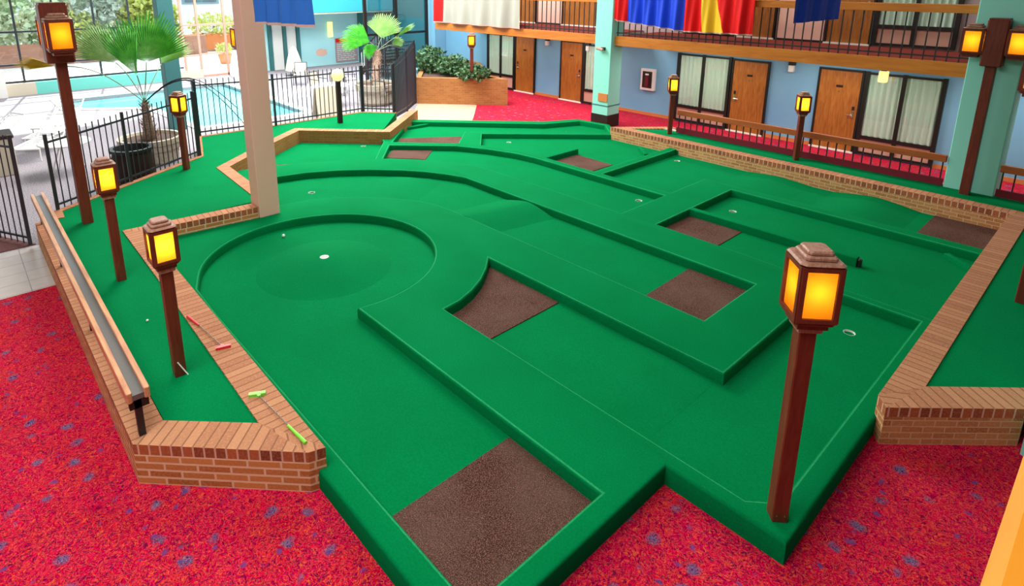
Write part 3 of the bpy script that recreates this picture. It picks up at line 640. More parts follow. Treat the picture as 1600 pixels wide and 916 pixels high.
# handrail of the viewer's own balcony
t = thing('near_balcony', (0.9, 0.0, 2.43), 'orange wooden handrail of the near balcony crossing the bottom right corner', 'balcony')
b = MB(); b.box((0.075, 1.2, 3.72), (0.18, 6.5, 0.16), ch=0.02); b.build('handrail', M['railwood_y'], t)
b = MB(); b.box((1.3, 1.2, 2.56), (2.4, 6.5, 0.27)); b.build('slab', M['ceiling'], t)
for k in range(12): b = MB(); b.box((0.13, -1.6 + k * 0.5, 3.17), (0.022, 0.022, 0.96)); b.build('baluster', M['black'], t)

# ================================================================== LANTERN LAMPS
def lantern(root, c, s=1.0, gm='amber', power=1.2, rz=0.0, w=0.27, h=0.45, skip=()):
    """square lantern body at c (bottom centre), adds parts to root; local coordinates"""
    x, y, z = c; w *= s; h *= s
    b = MB(); b.box((x, y, z + 0.02 * s), (w * 0.72, w * 0.72, 0.04 * s)); b.box((x, y, z + 0.055 * s), (w * 0.94, w * 0.94, 0.03 * s), ch=0.02 * s); b.build('lamp_tray', M['lampwood'], root)
    b = MB(); e = 0.07 * s; fr = 0.032 * s
    z0 = z + e; z1 = z + e + h
    for k in range(4):
        a = k * PI / 2; n = Vector((math.cos(a), math.sin(a))); tv = Vector((-n.y, n.x)); cc = Vector((x, y)) + n * (w / 2 - 0.012 * s)
        fw = w * 0.93
        for sg in (-1, 1):
            p = cc + tv * sg * (fw / 2 - fr / 2); b.box((p.x, p.y, (z0 + z1) / 2), (0.028 * s, fr, h), a)
        for zz in (z0 + fr / 2, z1 - fr / 2): b.box((cc.x, cc.y, zz), (0.026 * s, fw - fr * 1.2, fr), a)
    b.build('lamp_frame', M['lampwood'], root)
    for k in range(4):
        a = k * PI / 2; n = Vector((math.cos(a), math.sin(a))); cc = Vector((x, y)) + n * (w / 2 - 0.018 * s)
        tv = Vector((-n.y, n.x)) * w * 0.43; hh = (h - fr) / 2; zc = (z0 + z1) / 2; b = MB(); b.face([(*(cc - tv), zc - hh), (*(cc + tv), zc - hh), (*(cc + tv), zc + hh), (*(cc - tv), zc + hh)]); b.build('lamp_pane', M[gm], root)
    b = MB(); b.box((x, y, z1 + 0.014 * s), (w * 1.04, w * 1.04, 0.028 * s), ch=0.03 * s); b.box((x, y, z1 + 0.045 * s), (w * 0.74, w * 0.74, 0.036 * s), ch=0.02 * s)
    b.box((x, y, z1 + 0.078 * s), (w * 0.60, w * 0.60, 0.034 * s), ch=0.02 * s); b.build('lamp_cap', M['lampcap'], root, label='worn pale brown cap of stacked plates')
    d = bpy.data.lights.new('bulb_light', 'POINT'); d.energy = power * 1.1; d.color = (1, 0.84, 0.5); d.shadow_soft_size = 0.025
    o = bpy.data.objects.new('bulb_light', d); COL.objects.link(o); o.parent = root; o.location = (x, y, (z0 + z1) / 2 + 0.02)
def post_lamp(x, y, z, hp, label, rz=0.0, s=0.9, gm='amber', power=1.2, pw=0.12, w=0.265, h=0.375):
    t = thing('post_lamp', (0, 0, 0), label, 'lamp', 'wooden lantern posts around the mini golf course')
    b = MB(); b.box((0, 0, hp / 2), (pw * s, pw * s, hp), ch=0.008); b.build('post', M['lampwood'], t, world=False)
    b = MB()
    for sx in (-0.03, 0.03): b.tube([(sx, -pw * s / 2 - 0.004, 0.06), (sx, -pw * s / 2 + 0.01, 0.06)], 0.006, 8)
    b.build('bolt', M['chrome'], t, world=False)
    b = MB(); b.box((0, 0, hp - 0.02), (pw * s * 1.35, pw * s * 1.35, 0.04)); b.build('collar', M['lampcap'], t, world=False)
    lantern(t, (0, 0, hp), s, gm, power, w=w, h=h)
    t.location = (x, y, z); t.rotation_euler = (0, 0, rz); return t
post_lamp(-1.305, 4.24, 0.2, 1.68, 'large amber lantern on a red brown post at the near right corner of the course', math.radians(43), 0.98, 'amber', 1.3, w=0.29, h=0.42)
lp3 = post_lamp(-5.93, 1.25, 0.385, 1.18, 'nearest amber lantern post on the left turf bed, beside the red putter', 0, 0.9, 'yellow', 1.5)
b = MB(); b.tube([(0.062, -0.02, 0.17), (0.10, 0.05, 0.02)], 0.006, 6); b.build('white_peg', M['cupwhite'], lp3, world=False)
post_lamp(-8.55, 1.27, 0.385, 1.19, 'second lantern post on the left turf bed, between the nearest and the tall one', 0, 0.9, 'yellow', 1.5)
post_lamp(-13.1, 3.42, 0.385, 1.17, 'lantern post beside the fence and the large palm pot', math.radians(35), 0.9, 'yellow', 1.5)
post_lamp(-8.05, 13.75, 0.385, 1.06, 'left lantern post standing at the low rail before the curtained window', math.radians(42), 0.9, 'yellow', 1.7)
post_lamp(-4.92, 13.75, 0.385, 1.04, 'right lantern post at the low rail, before the blue wall between two doors', math.radians(42), 0.9, 'yellow', 1.7)
post_lamp(-15.69, 13.6, 0.88, 1.15, 'lantern post rising from the shrubs in the brick planter', math.radians(42), 0.9, 'yellow', 1.7, w=0.28)
def tall_lamp(x, y, z, hp, offs, label, s=1.0, lh=0.5, heads=1.0, hw=0.36, lw=0.34):
    t = thing('tall_lamp', (0, 0, 0), label, 'lamp')
    b = MB(); b.box((0, 0, hp / 2), (0.15, 0.15, hp), ch=0.008); b.build('post', M['lampwood'], t, world=False)
    b = MB(); b.box((0, 0, hp + heads / 2), (hw, hw, heads), ch=0.02); b.box((0, 0, hp + heads + 0.015), (hw * 0.92, hw * 0.92, 0.03)); b.build('lamp_head', M['lampwood'], t, world=False)
    for ox, oy in offs: lantern(t, (ox, oy, hp + 0.14), s, 'amber', 1.9, w=lw, h=lh)
    t.location = (x, y, z); return t
tall_lamp(-11.12, 1.31, 0.385, 2.63, [(0.37, 0), (-0.37, 0)], 'tall double lantern lamp at the far left by the fence', 1.0, 0.44, 0.86)
tall_lamp(-1.945, 13.80, 0.385, 2.38, [(-0.315, 0), (0.315, 0)], 'tall twin lantern lamp against the broad mint pillar', 1.0, 0.42, 0.80, 0.30, 0.315)
tall_lamp(-15.3, 5.72, 0.385, 2.0, [(0.37, 0), (-0.37, 0)], 'tall lantern lamp mostly hidden behind the pink pillar', 1.0, 0.46, 0.78)
tall_lamp(-0.56, 9.45, 0.385, 2.38, [(-0.315, 0), (0.315, 0)], 'tall lantern lamp at the right edge, only its dark red post foot in view', 1.0, 0.42, 0.80, 0.30, 0.315)
t = thing('globe_lamp', (-14.82, 7.98, 0.385), 'round yellow globe lamp on a dark post before the pool fence', 'lamp')
b = MB(); b.box((-14.82, 7.98, 0.97), (0.12, 0.12, 1.17), ch=0.01); b.build('post', M['darkbase'], t)
b = MB(); b.lathe([(0.001, 0)] + [(0.165 * math.sin(k * PI / 16), 0.165 * (1 - math.cos(k * PI / 16))) for k in range(1, 16)] + [(0.001, 0.33)], (-14.82, 7.98, 1.57), 24); b.build('globe', M['globe'], t, smooth=80)

# ================================================================== SMALL THINGS ON THE COURSE
def sphere(b, c, r, n=16):
    b.lathe([(0.0005, -r)] + [(r * math.sin(k * PI / n), -r * math.cos(k * PI / n)) for k in range(1, n)] + [(0.0005, r)], c, n * 2)
x, y = g(443, 368.5, 0.085); b = MB(); sphere(b, (x, y, ZF + 0.027), 0.027, 12); tag(b.build('golf_ball', M['ball'], smooth=80), 'white golf ball on the round lane beside the mound', 'golf ball')
x, y = g(230.5, 502, 0.39); b = MB(); sphere(b, (x, y, 0.40), 0.014, 8); tag(b.build('ball_marker', M['ball'], smooth=80), 'tiny white ball marker on the left turf bed beside the bench rail', 'ball marker')
def putter(grip0, grip1, head_c, hd, m, label, headm=None):
    """grip0 = butt end"""
    z = BT + 0.014; g0, g1, hc = [Vector((*p, z)) for p in (grip0, grip1, head_c)]
    t = thing('putter', hc - Vector((0, 0, 0.014)), label, 'putter', 'putters on the brick border')
    b = MB(); b.tube([g0, g0.lerp(g1, 0.1), g1], [0.015, 0.017, 0.011], 10); b.build('grip', m, t, smooth=40)
    b = MB(); b.tube([g1, hc], 0.006, 8); b.build('shaft', M['chrome'], t, smooth=40)
    a = Vector((*hd, 0)).normalized(); b = MB(); b.bar(hc - a * 0.075, hc + a * 0.075, 0.04, 0.03); n = Vector((-a.y, a.x, 0)) ; 
    b.bar(hc, hc + (g1 - hc).normalized() * 0.05, 0.03, 0.026); b.build('club_head', m, t)
    return t
putter(g(293, 495, .41), g(311, 509, .41), g(349, 543, .41), Vector(g(361, 541, .41)) - Vector(g(339, 546, .41)), M['redplastic'], 'red putter lying on the brick border beside the nearest left lantern')
putter(g(478, 693, .41), g(450, 665.5, .41), g(402, 616.5, .41), Vector(g(413, 614.5, .41)) - Vector(g(389.5, 618, .41)), M['greenplastic'], 'lime green putter lying on the brick border at its front corner')

# wall fittings
def on_wall(u0, v0, u1, v1): a = ony(u0, v0, BW); c = ony(u1, v1, BW); return a.x, a.z, c.x, c.z
x0, z1, x1, z0 = on_wall(1005, 106, 1024, 142)
t = thing('extinguisher_cabinet', ((x0 + x1) / 2, BW, z0), 'white framed fire extinguisher cabinet on the blue wall', 'cabinet'); xm = (x0 + x1) / 2; zm = (z0 + z1) / 2
b = MB(); b.box((xm, BW - 0.06, zm), (x1 - x0, 0.12, z1 - z0), ch=0.015); b.build('housing', M['white'], t)
b = MB(); b.box((xm, BW - 0.125, zm), (x1 - x0 - 0.16, 0.012, z1 - z0 - 0.16)); b.build('door_glass', M['darkbase'], t)
b = MB(); b.tube([(xm, BW - 0.14, zm - 0.22), (xm, BW - 0.14, zm + 0.08), (xm, BW - 0.14, zm + 0.13)], [0.06, 0.06, 0.02], 12); b.build('extinguisher', M['darkred'], t, smooth=50)
b = MB(); b.box((xm, BW - 0.145, zm + 0.17), (0.11, 0.03, 0.05)); b.build('valve', M['white'], t)
def sconce(u, v, label, lit=False, on='wall'):
    p = ony(u, v, BW); t = thing('wall_sconce', (p.x, BW, p.z), label, 'wall lamp')
    b = MB(); b.box((p.x, BW - 0.06, p.z + 0.10), (0.16, 0.12, 0.12), ch=0.01); b.build('housing', M['black'], t)
    b = MB(); b.box((p.x, BW - 0.07, p.z - 0.05), (0.14, 0.13, 0.17), ch=0.02); b.build('shade', M['globe'] if lit else M['white'], t)
sconce(1239, 104, 'unlit wall lamp with dark top on the blue wall between two right doors')
sconce(857, 65, 'unlit wall lamp between the two left doors'); sconce(921, 73, 'white wall lamp just left of the mint pillar')
t = thing('lantern_reflection', (*ony(1380, 113, 14.75)[:2], 2.43), 'small glowing yellow box added as a lantern reflection before the right window', 'lamp'); p = ony(1380, 122, 14.75)  # glowing box standing in for a lantern mirrored in the window glass
b = MB(); b.box((p.x, p.y, 2.40), (0.10, 0.10, 0.05)); b.build('mount', M['black'], t)  # added part of the lantern reflection
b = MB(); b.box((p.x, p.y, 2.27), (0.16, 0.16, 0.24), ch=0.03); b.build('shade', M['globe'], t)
t = thing('security_camera', (-10.85, 14.36, 2.32), 'small security camera on the mint pillar below balcony level', 'camera')
b = MB(); b.box((-10.72, 14.33, 2.33), (0.12, 0.06, 0.08)); b.build('mount', M['darkbase'], t)
b = MB(); b.tube([(-10.66, 14.24, 2.31), (-10.88, 14.24, 2.34)], 0.045, 12); b.build('camera_body', M['panelpink'], t, smooth=50)

# ================================================================== FLAGS
def flag(p0, p1, ztop, bands, label, amp=0.05, waves=6, hem=None, seed=1, drop=None):
    """p0,p1 bottom corners (left, right) in world; bands: (frac_end_bottom, frac_end_top, material)"""
    p0, p1 = Vector(p0), Vector(p1); r = random.Random(seed); ph = [r.uniform(0, 6) for _ in range(4)]
    t = thing('flag', ((p0.x + p1.x) / 2, (p0.y + p1.y) / 2, (p0.z + p1.z) / 2), label, 'flag', 'large flags hanging in the atrium')
    d = p1 - p0; n = Vector((-d.y, d.x, 0)).normalized(); NU, NV = 72, 14
    def P(u, v):
        q = p0 + d * u; z = q.z + (ztop - q.z) * v
        w = amp * ((1 - v) * 0.8 + 0.35) * (math.sin(waves * 2 * PI * u + ph[0] + 1.2 * v) + 0.5 * math.sin(waves * 4.3 * PI * u + ph[1] - 2 * v))
        return (q.x + n.x * w, q.y + n.y * w, z)
    s0 = 0.0; t0 = 0.0
    for e0, e1, m in bands:
        b = MB(); k = max(3, int(NU * max(e0 - s0, e1 - t0)))
        rows = [[P((s0 + (e0 - s0) * i / k) * (1 - v) + (t0 + (e1 - t0) * i / k) * v, v) for i in range(k + 1)] for v in [j / NV for j in range(NV + 1)]]
        b.grid(rows); b.build('flag_cloth', M[m], t, smooth=70); s0, t0 = e0, e1
    b = MB(); hh = 0.03
    b.grid([[(q[0], q[1], q[2] - hh) for q in [P(i / NU, 0) for i in range(NU + 1)]], [P(i / NU, 0) for i in range(NU + 1)]]); b.build('hem', M[hem or 'hem'], t, smooth=70)
    a = Vector((p0.x, p0.y, ztop)); c = Vector((p1.x, p1.y, ztop)); b = MB(); b.tube([a, c], 0.02, 8); b.build('pole', M['white'], t)
    b = MB(); b.tube([a, (a.x, a.y, 8.5)], 0.004, 5); b.tube([c, (c.x, c.y, 8.5)], 0.004, 5); b.build('wire', M['black'], t)
flag(ony(395, 33, 3), ony(485, 39, 3), 4.9, [(1, 1, 'f_skyblue')], 'mid blue flag with pinkish hem in front of the pink pillar', 0.035, 4, seed=3)
flag(ony(680, 33, 14.38), ony(812, 44, 14.38), 5.0, [(0.11, 0.11, 'f_red'), (1, 1, 'f_grey')], 'large grey white flag with a red left edge on the left balcony', 0.07, 4, seed=5)
flag(ony(958, 30, 14.36), ony(1066, 48, 14.36), 5.0, [(0.2, 0.2, 'f_red'), (1, 1, 'f_blue')], 'deep blue flag with red left strip right of the mint pillar', 0.06, 5, seed=8)
flag(ony(1067, 48, 14.36), ony(1174, 54, 14.36), 5.0, [(0.30, 0.17, 'f_red'), (0.62, 0.24, 'f_yellow'), (1, 1, 'f_red')], 'red flag with a slanting yellow band beside the deep blue flag', 0.05, 4, seed=11)
flag(ony(1240, 34, 11.0), ony(1312, 27, 12.87), 5.0, [(1, 1, 'f_blue')], 'plain royal blue flag corner hanging over the right balcony', 0.02, 3, hem='f_blue', seed=14)

# ================================================================== FENCES
def fence(P, z0s, z1s, label, step=0.135, post=True, gate=False):
    P = [Vector(p) for p in P]; t = thing('picket_fence' if not gate else 'picket_gate', (P[0].x, P[0].y, z0s[0]), label, 'fence' if not gate else 'gate')
    for i in range(len(P) - 1):
        L = (P[i + 1] - P[i]).length; n = max(2, round(L / step)); za, zb = z0s[i], z0s[i + 1]; ya, yb = z1s[i], z1s[i + 1]
        for fz in (0.07, 0.90):
            b = MB(); b.bar((*P[i], za + (ya - za) * fz), (*P[i + 1], zb + (yb - zb) * fz), 0.025, 0.035); b.build('rail', M['fence'], t)
        for k in range(1, n):
            q = P[i].lerp(P[i + 1], k / n); a = za + (zb - za) * k / n; c = ya + (yb - ya) * k / n
            b = MB(); b.box((q.x, q.y, (a + c) / 2), (0.018, 0.018, c - a)); b.build('picket', M['fence'], t)
    for i, q in enumerate(P):
        b = MB(); b.box((q.x, q.y, (z0s[i] + z1s[i]) / 2), (0.055, 0.055, z1s[i] - z0s[i] + 0.02)); b.build('post', M['fence'], t)
FB, FT = 0.39, 1.84
fence([(-12.1, 1.03), (-12.95, 2.35), (-13.98, 3.94)], [FB] * 3, [1.72, 1.78, 1.86], 'dark picket fence on the kerb before the big palm pot', 0.13)
fence([(-14.0, 3.97), (-15.82, 4.5)], [FB] * 2, [1.84] * 2, 'short return of picket fence seen nearly edge on behind a lantern post')
fence([(-15.85, 4.55), (-15.70, 6.5), (-15.72, 9.22)], [FB] * 3, [FT, 1.80, 1.78], 'long picket fence panel between the golf course and the pool')
fence([(-15.70, 9.26), (-14.98, 9.87)], [FB] * 2, [1.78, 1.84], 'short picket fence panel in front of the far palm pot')
fence([(-15.02, 9.93), (-16.2, 11.2), (-17.25, 12.28)], [0.2, 0.05, 0.0], [1.86, 2.04, 2.24], 'dense dark picket fence panel running back to the brick planter', 0.11)
fence([(-17.35, 12.38), (-19.6, 12.6), (-21.2, 12.75)], [0.0] * 3, [2.1] * 3, 'rear picket fence behind the far palm', 0.15)
fence([(-11.75, 0.55), (-12.43, 0.19), (-13.6, -0.45)], [0.0] * 3, [1.86, 1.84, 1.84], 'tall dark picket gate at the left edge above the tiled floor', 0.14, gate=True)

# ================================================================== PALMS AND PLANTS
def leaf_fan(b, hub, dirv, up, R, spread, n=30, fold=0.35, droop=0.12, seed=0):
    r = random.Random(seed); d = Vector(dirv).normalized(); u = Vector(up); s = d.cross(u).normalized(); nn = s.cross(d).normalized(); hub = Vector(hub)
    def pt(a, rad, lift): return hub + (d * math.cos(a) + s * math.sin(a)) * rad + nn * lift - Vector((0, 0, droop * R * (rad / R) ** 3))
    for k in range(n):
        a0 = -spread / 2 + spread * k / n; a1 = a0 + spread / n; am = (a0 + a1) / 2; RR = R * (1 - 0.25 * (abs(am) / (spread / 2)) ** 2) * r.uniform(0.92, 1.05)
        h = 0.012
        p0 = pt(a0, R * 0.02, 0); m0 = pt(a0, RR * 0.66, 0); m1 = pt(a1, RR * 0.66, 0); mm = pt(am, RR * 0.66, h * 2); q0 = pt(am - (a1 - a0) * 0.27, RR * 0.86, 0); q1 = pt(am + (a1 - a0) * 0.27, RR * 0.86, 0); tip = pt(am, RR, -0.01)
        b.face([p0, m0, mm]); b.face([p0, mm, m1]); b.face([m0, q0, mm]); b.face([mm, q1, m1]); b.face([mm, q0, q1]); b.face([q0, tip, q1])
def curve_pts(a, c, sag, n=10):
    a, c = Vector(a), Vector(c); return [a.lerp(c, k / n) + Vector((0, 0, sag * math.sin(PI * k / n))) for k in range(n + 1)]
view = RM @ Vector((0, 0, 1))       # towards the viewer
potc = Vector((-15.66, 3.37, 0))
pt_ = thing('palm_planter', (potc.x, potc.y, 0), 'large round cream stone planter of a fan palm beside the pool fence', 'planter')
b = MB(); b.lathe([(0.001, 0), (0.52, 0), (0.58, 0.06), (0.60, 0.30), (0.66, 0.36), (0.66, 0.46), (0.70, 0.50), (0.70, 0.62), (0.62, 0.62), (0.60, 0.55), (0.001, 0.55)], potc, 40); b.build('pot', M['stonepot'], pt_, smooth=30)
b = MB(); b.lathe([(0.61, 0.552), (0.001, 0.60)], potc, 30); b.build('soil', M['soil'], pt_)
D0 = 13.4
crown = atd(226, 160, D0)
pal = thing('fan_palm', (potc.x, potc.y, 0.55), 'tall fan palm with bright green fans in the large cream planter', 'palm')
b = MB(); base = Vector((potc.x, potc.y, 0.56)); b.tube([base, base.lerp(crown, 0.4), crown], [0.17, 0.11, 0.06], 12)
for k in range(60):
    f = random.random(); c = base.lerp(crown, f); a = random.uniform(0, 2 * PI); rr = 0.16 - 0.1 * f; p = c + Vector((math.cos(a) * rr, math.sin(a) * rr, 0)); b.tube([p, p + Vector((math.cos(a) * 0.07, math.sin(a) * 0.07, 0.10))], [0.014, 0.003], 4)
b.build('trunk', M['trunk'], pal, smooth=40)
def frond(parent, crown, u, v, ut, vt, D, R, spread, m, seed, sag=0.1, tilt=0.0, droop=0.1, n=30):
    hub = atd(u, v, D); tip = atd(ut, vt, D + tilt); d = tip - hub; R = R or d.length
    b = MB(); b.tube(curve_pts(crown, hub, sag), 0.011, 6); st = b.build('frond', M['stalk'], parent)
    b = MB(); leaf_fan(b, hub, d, view + Vector((0, 0, 0.25)), R, spread, n=n, droop=droop, seed=seed); b.build('fan_leaf', M[m], st)
frond(pal, crown, 229, 97, 236, 22, D0 - 0.2, 1.25, 2.5, 'palm', 1, 0.0, 0.2, 0.02, 38)
frond(pal, crown, 181, 98, 116, 38, D0, 1.45, 1.1, 'palm2', 2, 0.12, 0.3, 0.05, 24)
frond(pal, crown, 214, 118, 178, 40, D0 - 0.5, 1.5, 0.8, 'palm', 3, 0.05, 0.2, 0.03, 18)
frond(pal, crown, 88, 103, 28, 98, D0 - 0.3, 1.05, 0.42, 'palmy', 4, 0.25, 0.1, 0.01, 18)
frond(pal, crown, 252, 100, 300, 40, D0 + 0.6, 0.9, 1.4, 'palm2', 5, 0.05, 0.6, 0.05, 22)
for (ue, ve, sg) in ((384, 196, 0.75), (372, 170, 0.62)):
    b = MB(); b.tube(curve_pts(crown, atd(ue, ve, D0 + 0.3), sg, 16), [0.016] * 9 + [0.010] * 8, 6); b.build('bare_stalk', M['fence'], pal)
# far palm
p2 = Vector((*g(587, 131, 0.72), 0)); D1 = -(RM.inverted() @ (p2 - Vector((0, 0, H)))).z
t = thing('palm_planter', p2, 'cream stone planter of the far palm behind the picket fence', 'planter')
b = MB(); b.lathe([(0.001, 0), (0.50, 0), (0.60, 0.12), (0.60, 0.50), (0.72, 0.56), (0.74, 0.76), (0.68, 0.76), (0.66, 0.68), (0.001, 0.68)], p2, 36); b.build('pot', M['stonepot'], t, smooth=30)
b = MB(); b.lathe([(0.665, 0.685), (0.001, 0.72)], p2, 24); b.build('soil', M['soil'], t)
pal2 = thing('fan_palm', (p2.x, p2.y, 0.7), 'smaller fan palm with reddish trunk behind the picket fence', 'palm')
cr2 = atd(589, 80, D1); b = MB(); b.tube([(p2.x, p2.y, 0.69), cr2], [0.14, 0.15], 12)
for k in range(50):
    f = random.random(); c = Vector((p2.x, p2.y, 0.7)).lerp(cr2, f); a = random.uniform(0, 2 * PI); p = c + Vector((math.cos(a) * .13, math.sin(a) * .13, 0)); b.tube([p, p + Vector((math.cos(a) * 0.07, math.sin(a) * 0.07, 0.12))], [0.018, 0.004], 4)
b.build('trunk', M['trunk'], pal2, smooth=40)
frond(pal2, cr2, 578, 66, 540, 50, D1 - 0.2, 1.15, 1.6, 'palm', 11, 0.05, 0, 0.15, 24)
frond(pal2, cr2, 596, 60, 604, 24, D1, 1.05, 2.0, 'palm2', 12, 0.05, 0, 0.1, 28)
frond(pal2, cr2, 590, 72, 570, 80, D1 - 0.3, 0.6, 1.4, 'palm', 13, 0.05, 0, 0.2, 18)
frond(pal2, cr2, 618, 58, 656, 32, D1, 0.85, 0.35, 'palm2', 14, 0.02, 0, 0.0, 10)
frond(pal2, cr2, 612, 70, 630, 60, D1 + .3, 0.5, 1.4, 'palm2', 15, 0.02, 0, 0.1, 14)

def foliage(b, c, rx, ry, rz, n, size, seed):
    r = random.Random(seed); c = Vector(c)
    for _ in range(n):
        while True:
            p = Vector((r.uniform(-1, 1), r.uniform(-1, 1), r.uniform(-1, 1)))
            if 0.3 < p.length < 1: break
        p = Vector((p.x * rx, p.y * ry, p.z * rz)) + c
        d = Vector((r.gauss(0, 1), r.gauss(0, 1), r.gauss(0.3, 0.8))).normalized(); s = d.cross(Vector((r.gauss(0, 1), r.gauss(0, 1), r.gauss(0, 1)))).normalized()
        l = size * r.uniform(0.7, 1.3); w = l * 0.34; n_ = d.cross(s) * w * 0.25
        b.face([p, p + d * l * 0.45 + s * w + n_, p + d * l]); b.face([p, p + d * l, p + d * l * 0.45 - s * w + n_])
def shrub(name, c, rx, ry, rz, n, size, m, label, seed, group=None, cat='shrub', trunk=None, z0=0):
    t = thing(name, (c[0], c[1], z0), label, cat, group)
    b = MB(); foliage(b, c, rx, ry, rz, n, size, seed); b.build('foliage', M[m], t)
    b = MB(); r = random.Random(seed)
    if trunk: b.tube([(c[0], c[1], z0), (c[0], c[1], c[2])], [trunk, trunk * 0.6], 8)
    for k in range(6): b.tube([(c[0], c[1], z0 + (c[2] - z0) * (0.5 if trunk else 0)), (c[0] + r.uniform(-.6, .6) * rx, c[1] + r.uniform(-.6, .6) * ry, c[2] + r.uniform(0, .5) * rz)], [0.02, 0.008], 5)
    b.build('stem', M['trunk'], t)
# brick planter under the blue wall
pl = [(-17.25, 12.36), (-14.845, 14.52), (-15.95, 14.66), (-18.9, BW - 0.02), (-21.0, BW - 0.02), (-21.1, 15.6)]
def planter_box(poly, z1, w, label):
    a = sum(poly[i][0] * poly[(i + 1) % len(poly)][1] - poly[(i + 1) % len(poly)][0] * poly[i][1] for i in range(len(poly)))
    inner = grow(poly, -w); b = MB(); b.prism(poly, 0, z1, holes=[inner]); t = thing('brick_planter', (poly[0][0], poly[0][1], 0), label, 'planter')
    b.build('brick_box', M['orangebrick'], t); b = MB(); b.prism(inner, z1 - 0.3, z1 - 0.06); b.build('soil', M['soil'], t)
planter_box(pl, 0.93, 0.16, 'tall orange brown brick planter full of shrubs in the rear left corner')
for i, (u, v, rx, rz) in enumerate(((672, 100, .62, .55), (705, 105, .7, .40), (740, 112, .55, .24))):
    p = g(u, v + 12, 0.93); 
    shrub('shrub', (p[0] - 0.25, p[1] + 0.25, 0.95 + rz * 0.6), rx, 0.6, rz, 900, 0.14, 'leaf', ['leafy green shrub at the left end of the brick planter, the tallest', 'green shrub left of the planter lantern post', 'low green shrub right of the planter lantern post'][i], 20 + i, 'shrubs in the brick planter', z0=0.86)

# ================================================================== POOL SIDE
b = MB(); b.prism(grow(pool, 0.0), -0.85, -0.12); tag(b.build('pool_water', M['water']), 'pale turquoise swimming pool water beyond the fence', 'water', kind='stuff')
b = MB(); b.prism(grow(pool, 0.28), 0.0, 0.03, holes=[pool]); tag(b.build('pool_coping', M['white']), 'white stone coping around the turquoise pool', 'coping')
b = MB(); b.prism([(-13.2, -1.0), (-11.7, -1.0), (-11.7, 0.62), (-12.6, 0.15), (-13.2, 0.0)], 0.0, 0.012); tag(b.build('entrance_rug', M['rug']), 'dark brown rug at the gate on the left edge', 'rug')
# loungers
def lounger(x, y, rz, z, label):
    t = thing('pool_lounger', (0, 0, 0), label, 'sun lounger', 'white sun loungers by the pool')
    b = MB()
    for s in (-0.3, 0.3):
        b.tube([(-1.0, s, 0.32), (0.3, s, 0.32), (0.95, s, 0.78)], 0.02, 6); b.tube([(-0.9, s, 0.32), (-0.9, s, 0)], 0.018, 6); b.tube([(0.3, s, 0.32), (0.3, s, 0)], 0.018, 6)
    b.tube([(-1.0, -0.3, 0.32), (-1.0, 0.3, 0.32)], 0.02, 6); b.tube([(0.95, -0.3, 0.78), (0.95, 0.3, 0.78)], 0.02, 6); b.build('frame', M['white'], t, smooth=40, world=False)
    b = MB()
    for k in range(17):
        f = k / 16; xx = -0.95 + 1.85 * f; zz = 0.325 if xx < 0.3 else 0.325 + (xx - 0.3) * 0.70; b.grid([[(xx - 0.035, -0.3 + 0.06 * j, zz - 0.03 * math.sin(PI * j / 10)) for j in range(11)], [(xx + 0.035, -0.3 + 0.06 * j, zz - 0.03 * math.sin(PI * j / 10)) for j in range(11)]])
    b.build('strap', M['white'], t, world=False, smooth=40); t.location = (x, y, z); t.rotation_euler = (0, 0, rz)
lounger(-18.4, 1.55, 2.6, 0, 'white strapped sun lounger nearest to the gate'); lounger(-19.5, 1.9, 2.6, 0, 'white sun lounger in the middle of the row left of the palm'); lounger(-20.7, 2.2, 2.6, 0, 'white sun lounger farthest back in the row left of the palm')
lounger(-19.6, 0.35, 2.0, 0, 'white sun lounger at the left edge behind the gate')
t = thing('litter_bin', (-16.9, 0.55, 0), 'square brown stone litter bin behind the gate', 'bin')
b = MB(); b.box((-16.9, 0.45, 0.42), (0.75, 0.75, 0.84), ch=0.03); b.build('bin_body', M['cream'], t)
b = MB(); b.box((-16.9, 0.45, 0.88), (0.80, 0.80, 0.08), ch=0.03); b.build('bin_rim', M['darkbase'], t)
t = thing('patio_table', (-16.0, 1.7, 0), 'round pale patio table behind the fence at far left', 'table')
b = MB(); b.lathe([(0.001, 0.68), (0.5, 0.68), (0.52, 0.70), (0.5, 0.72), (0.001, 0.72)], (-16.0, 1.7, 0), 30); b.build('table_top', M['white'], t, smooth=30)
b = MB()
for k in range(4): a = k * PI / 2 + .4; b.tube([(-16.0 + .1 * math.cos(a), 1.7 + .1 * math.sin(a), 0.68), (-16.0 + .38 * math.cos(a), 1.7 + .38 * math.sin(a), 0)], 0.016, 6)
b.build('table_leg', M['white'], t)
tb = (-13.95, 2.62)
t = thing('trash_barrel', (*tb, 0), 'dark brown barrel with a black rim beyond the fence, behind the second lantern', 'bin')
b = MB(); b.lathe([(0.001, 0), (0.34, 0), (0.40, 0.25), (0.40, 0.62), (0.36, 0.78)], (*tb, 0), 24); b.build('barrel', M['darkbase'], t, smooth=40)
b = MB(); b.lathe([(0.36, 0.76), (0.42, 0.78), (0.42, 0.84), (0.34, 0.84), (0.30, 0.6), (0.001, 0.6)], (*tb, 0), 24); b.build('rim', M['black'], t, smooth=40)
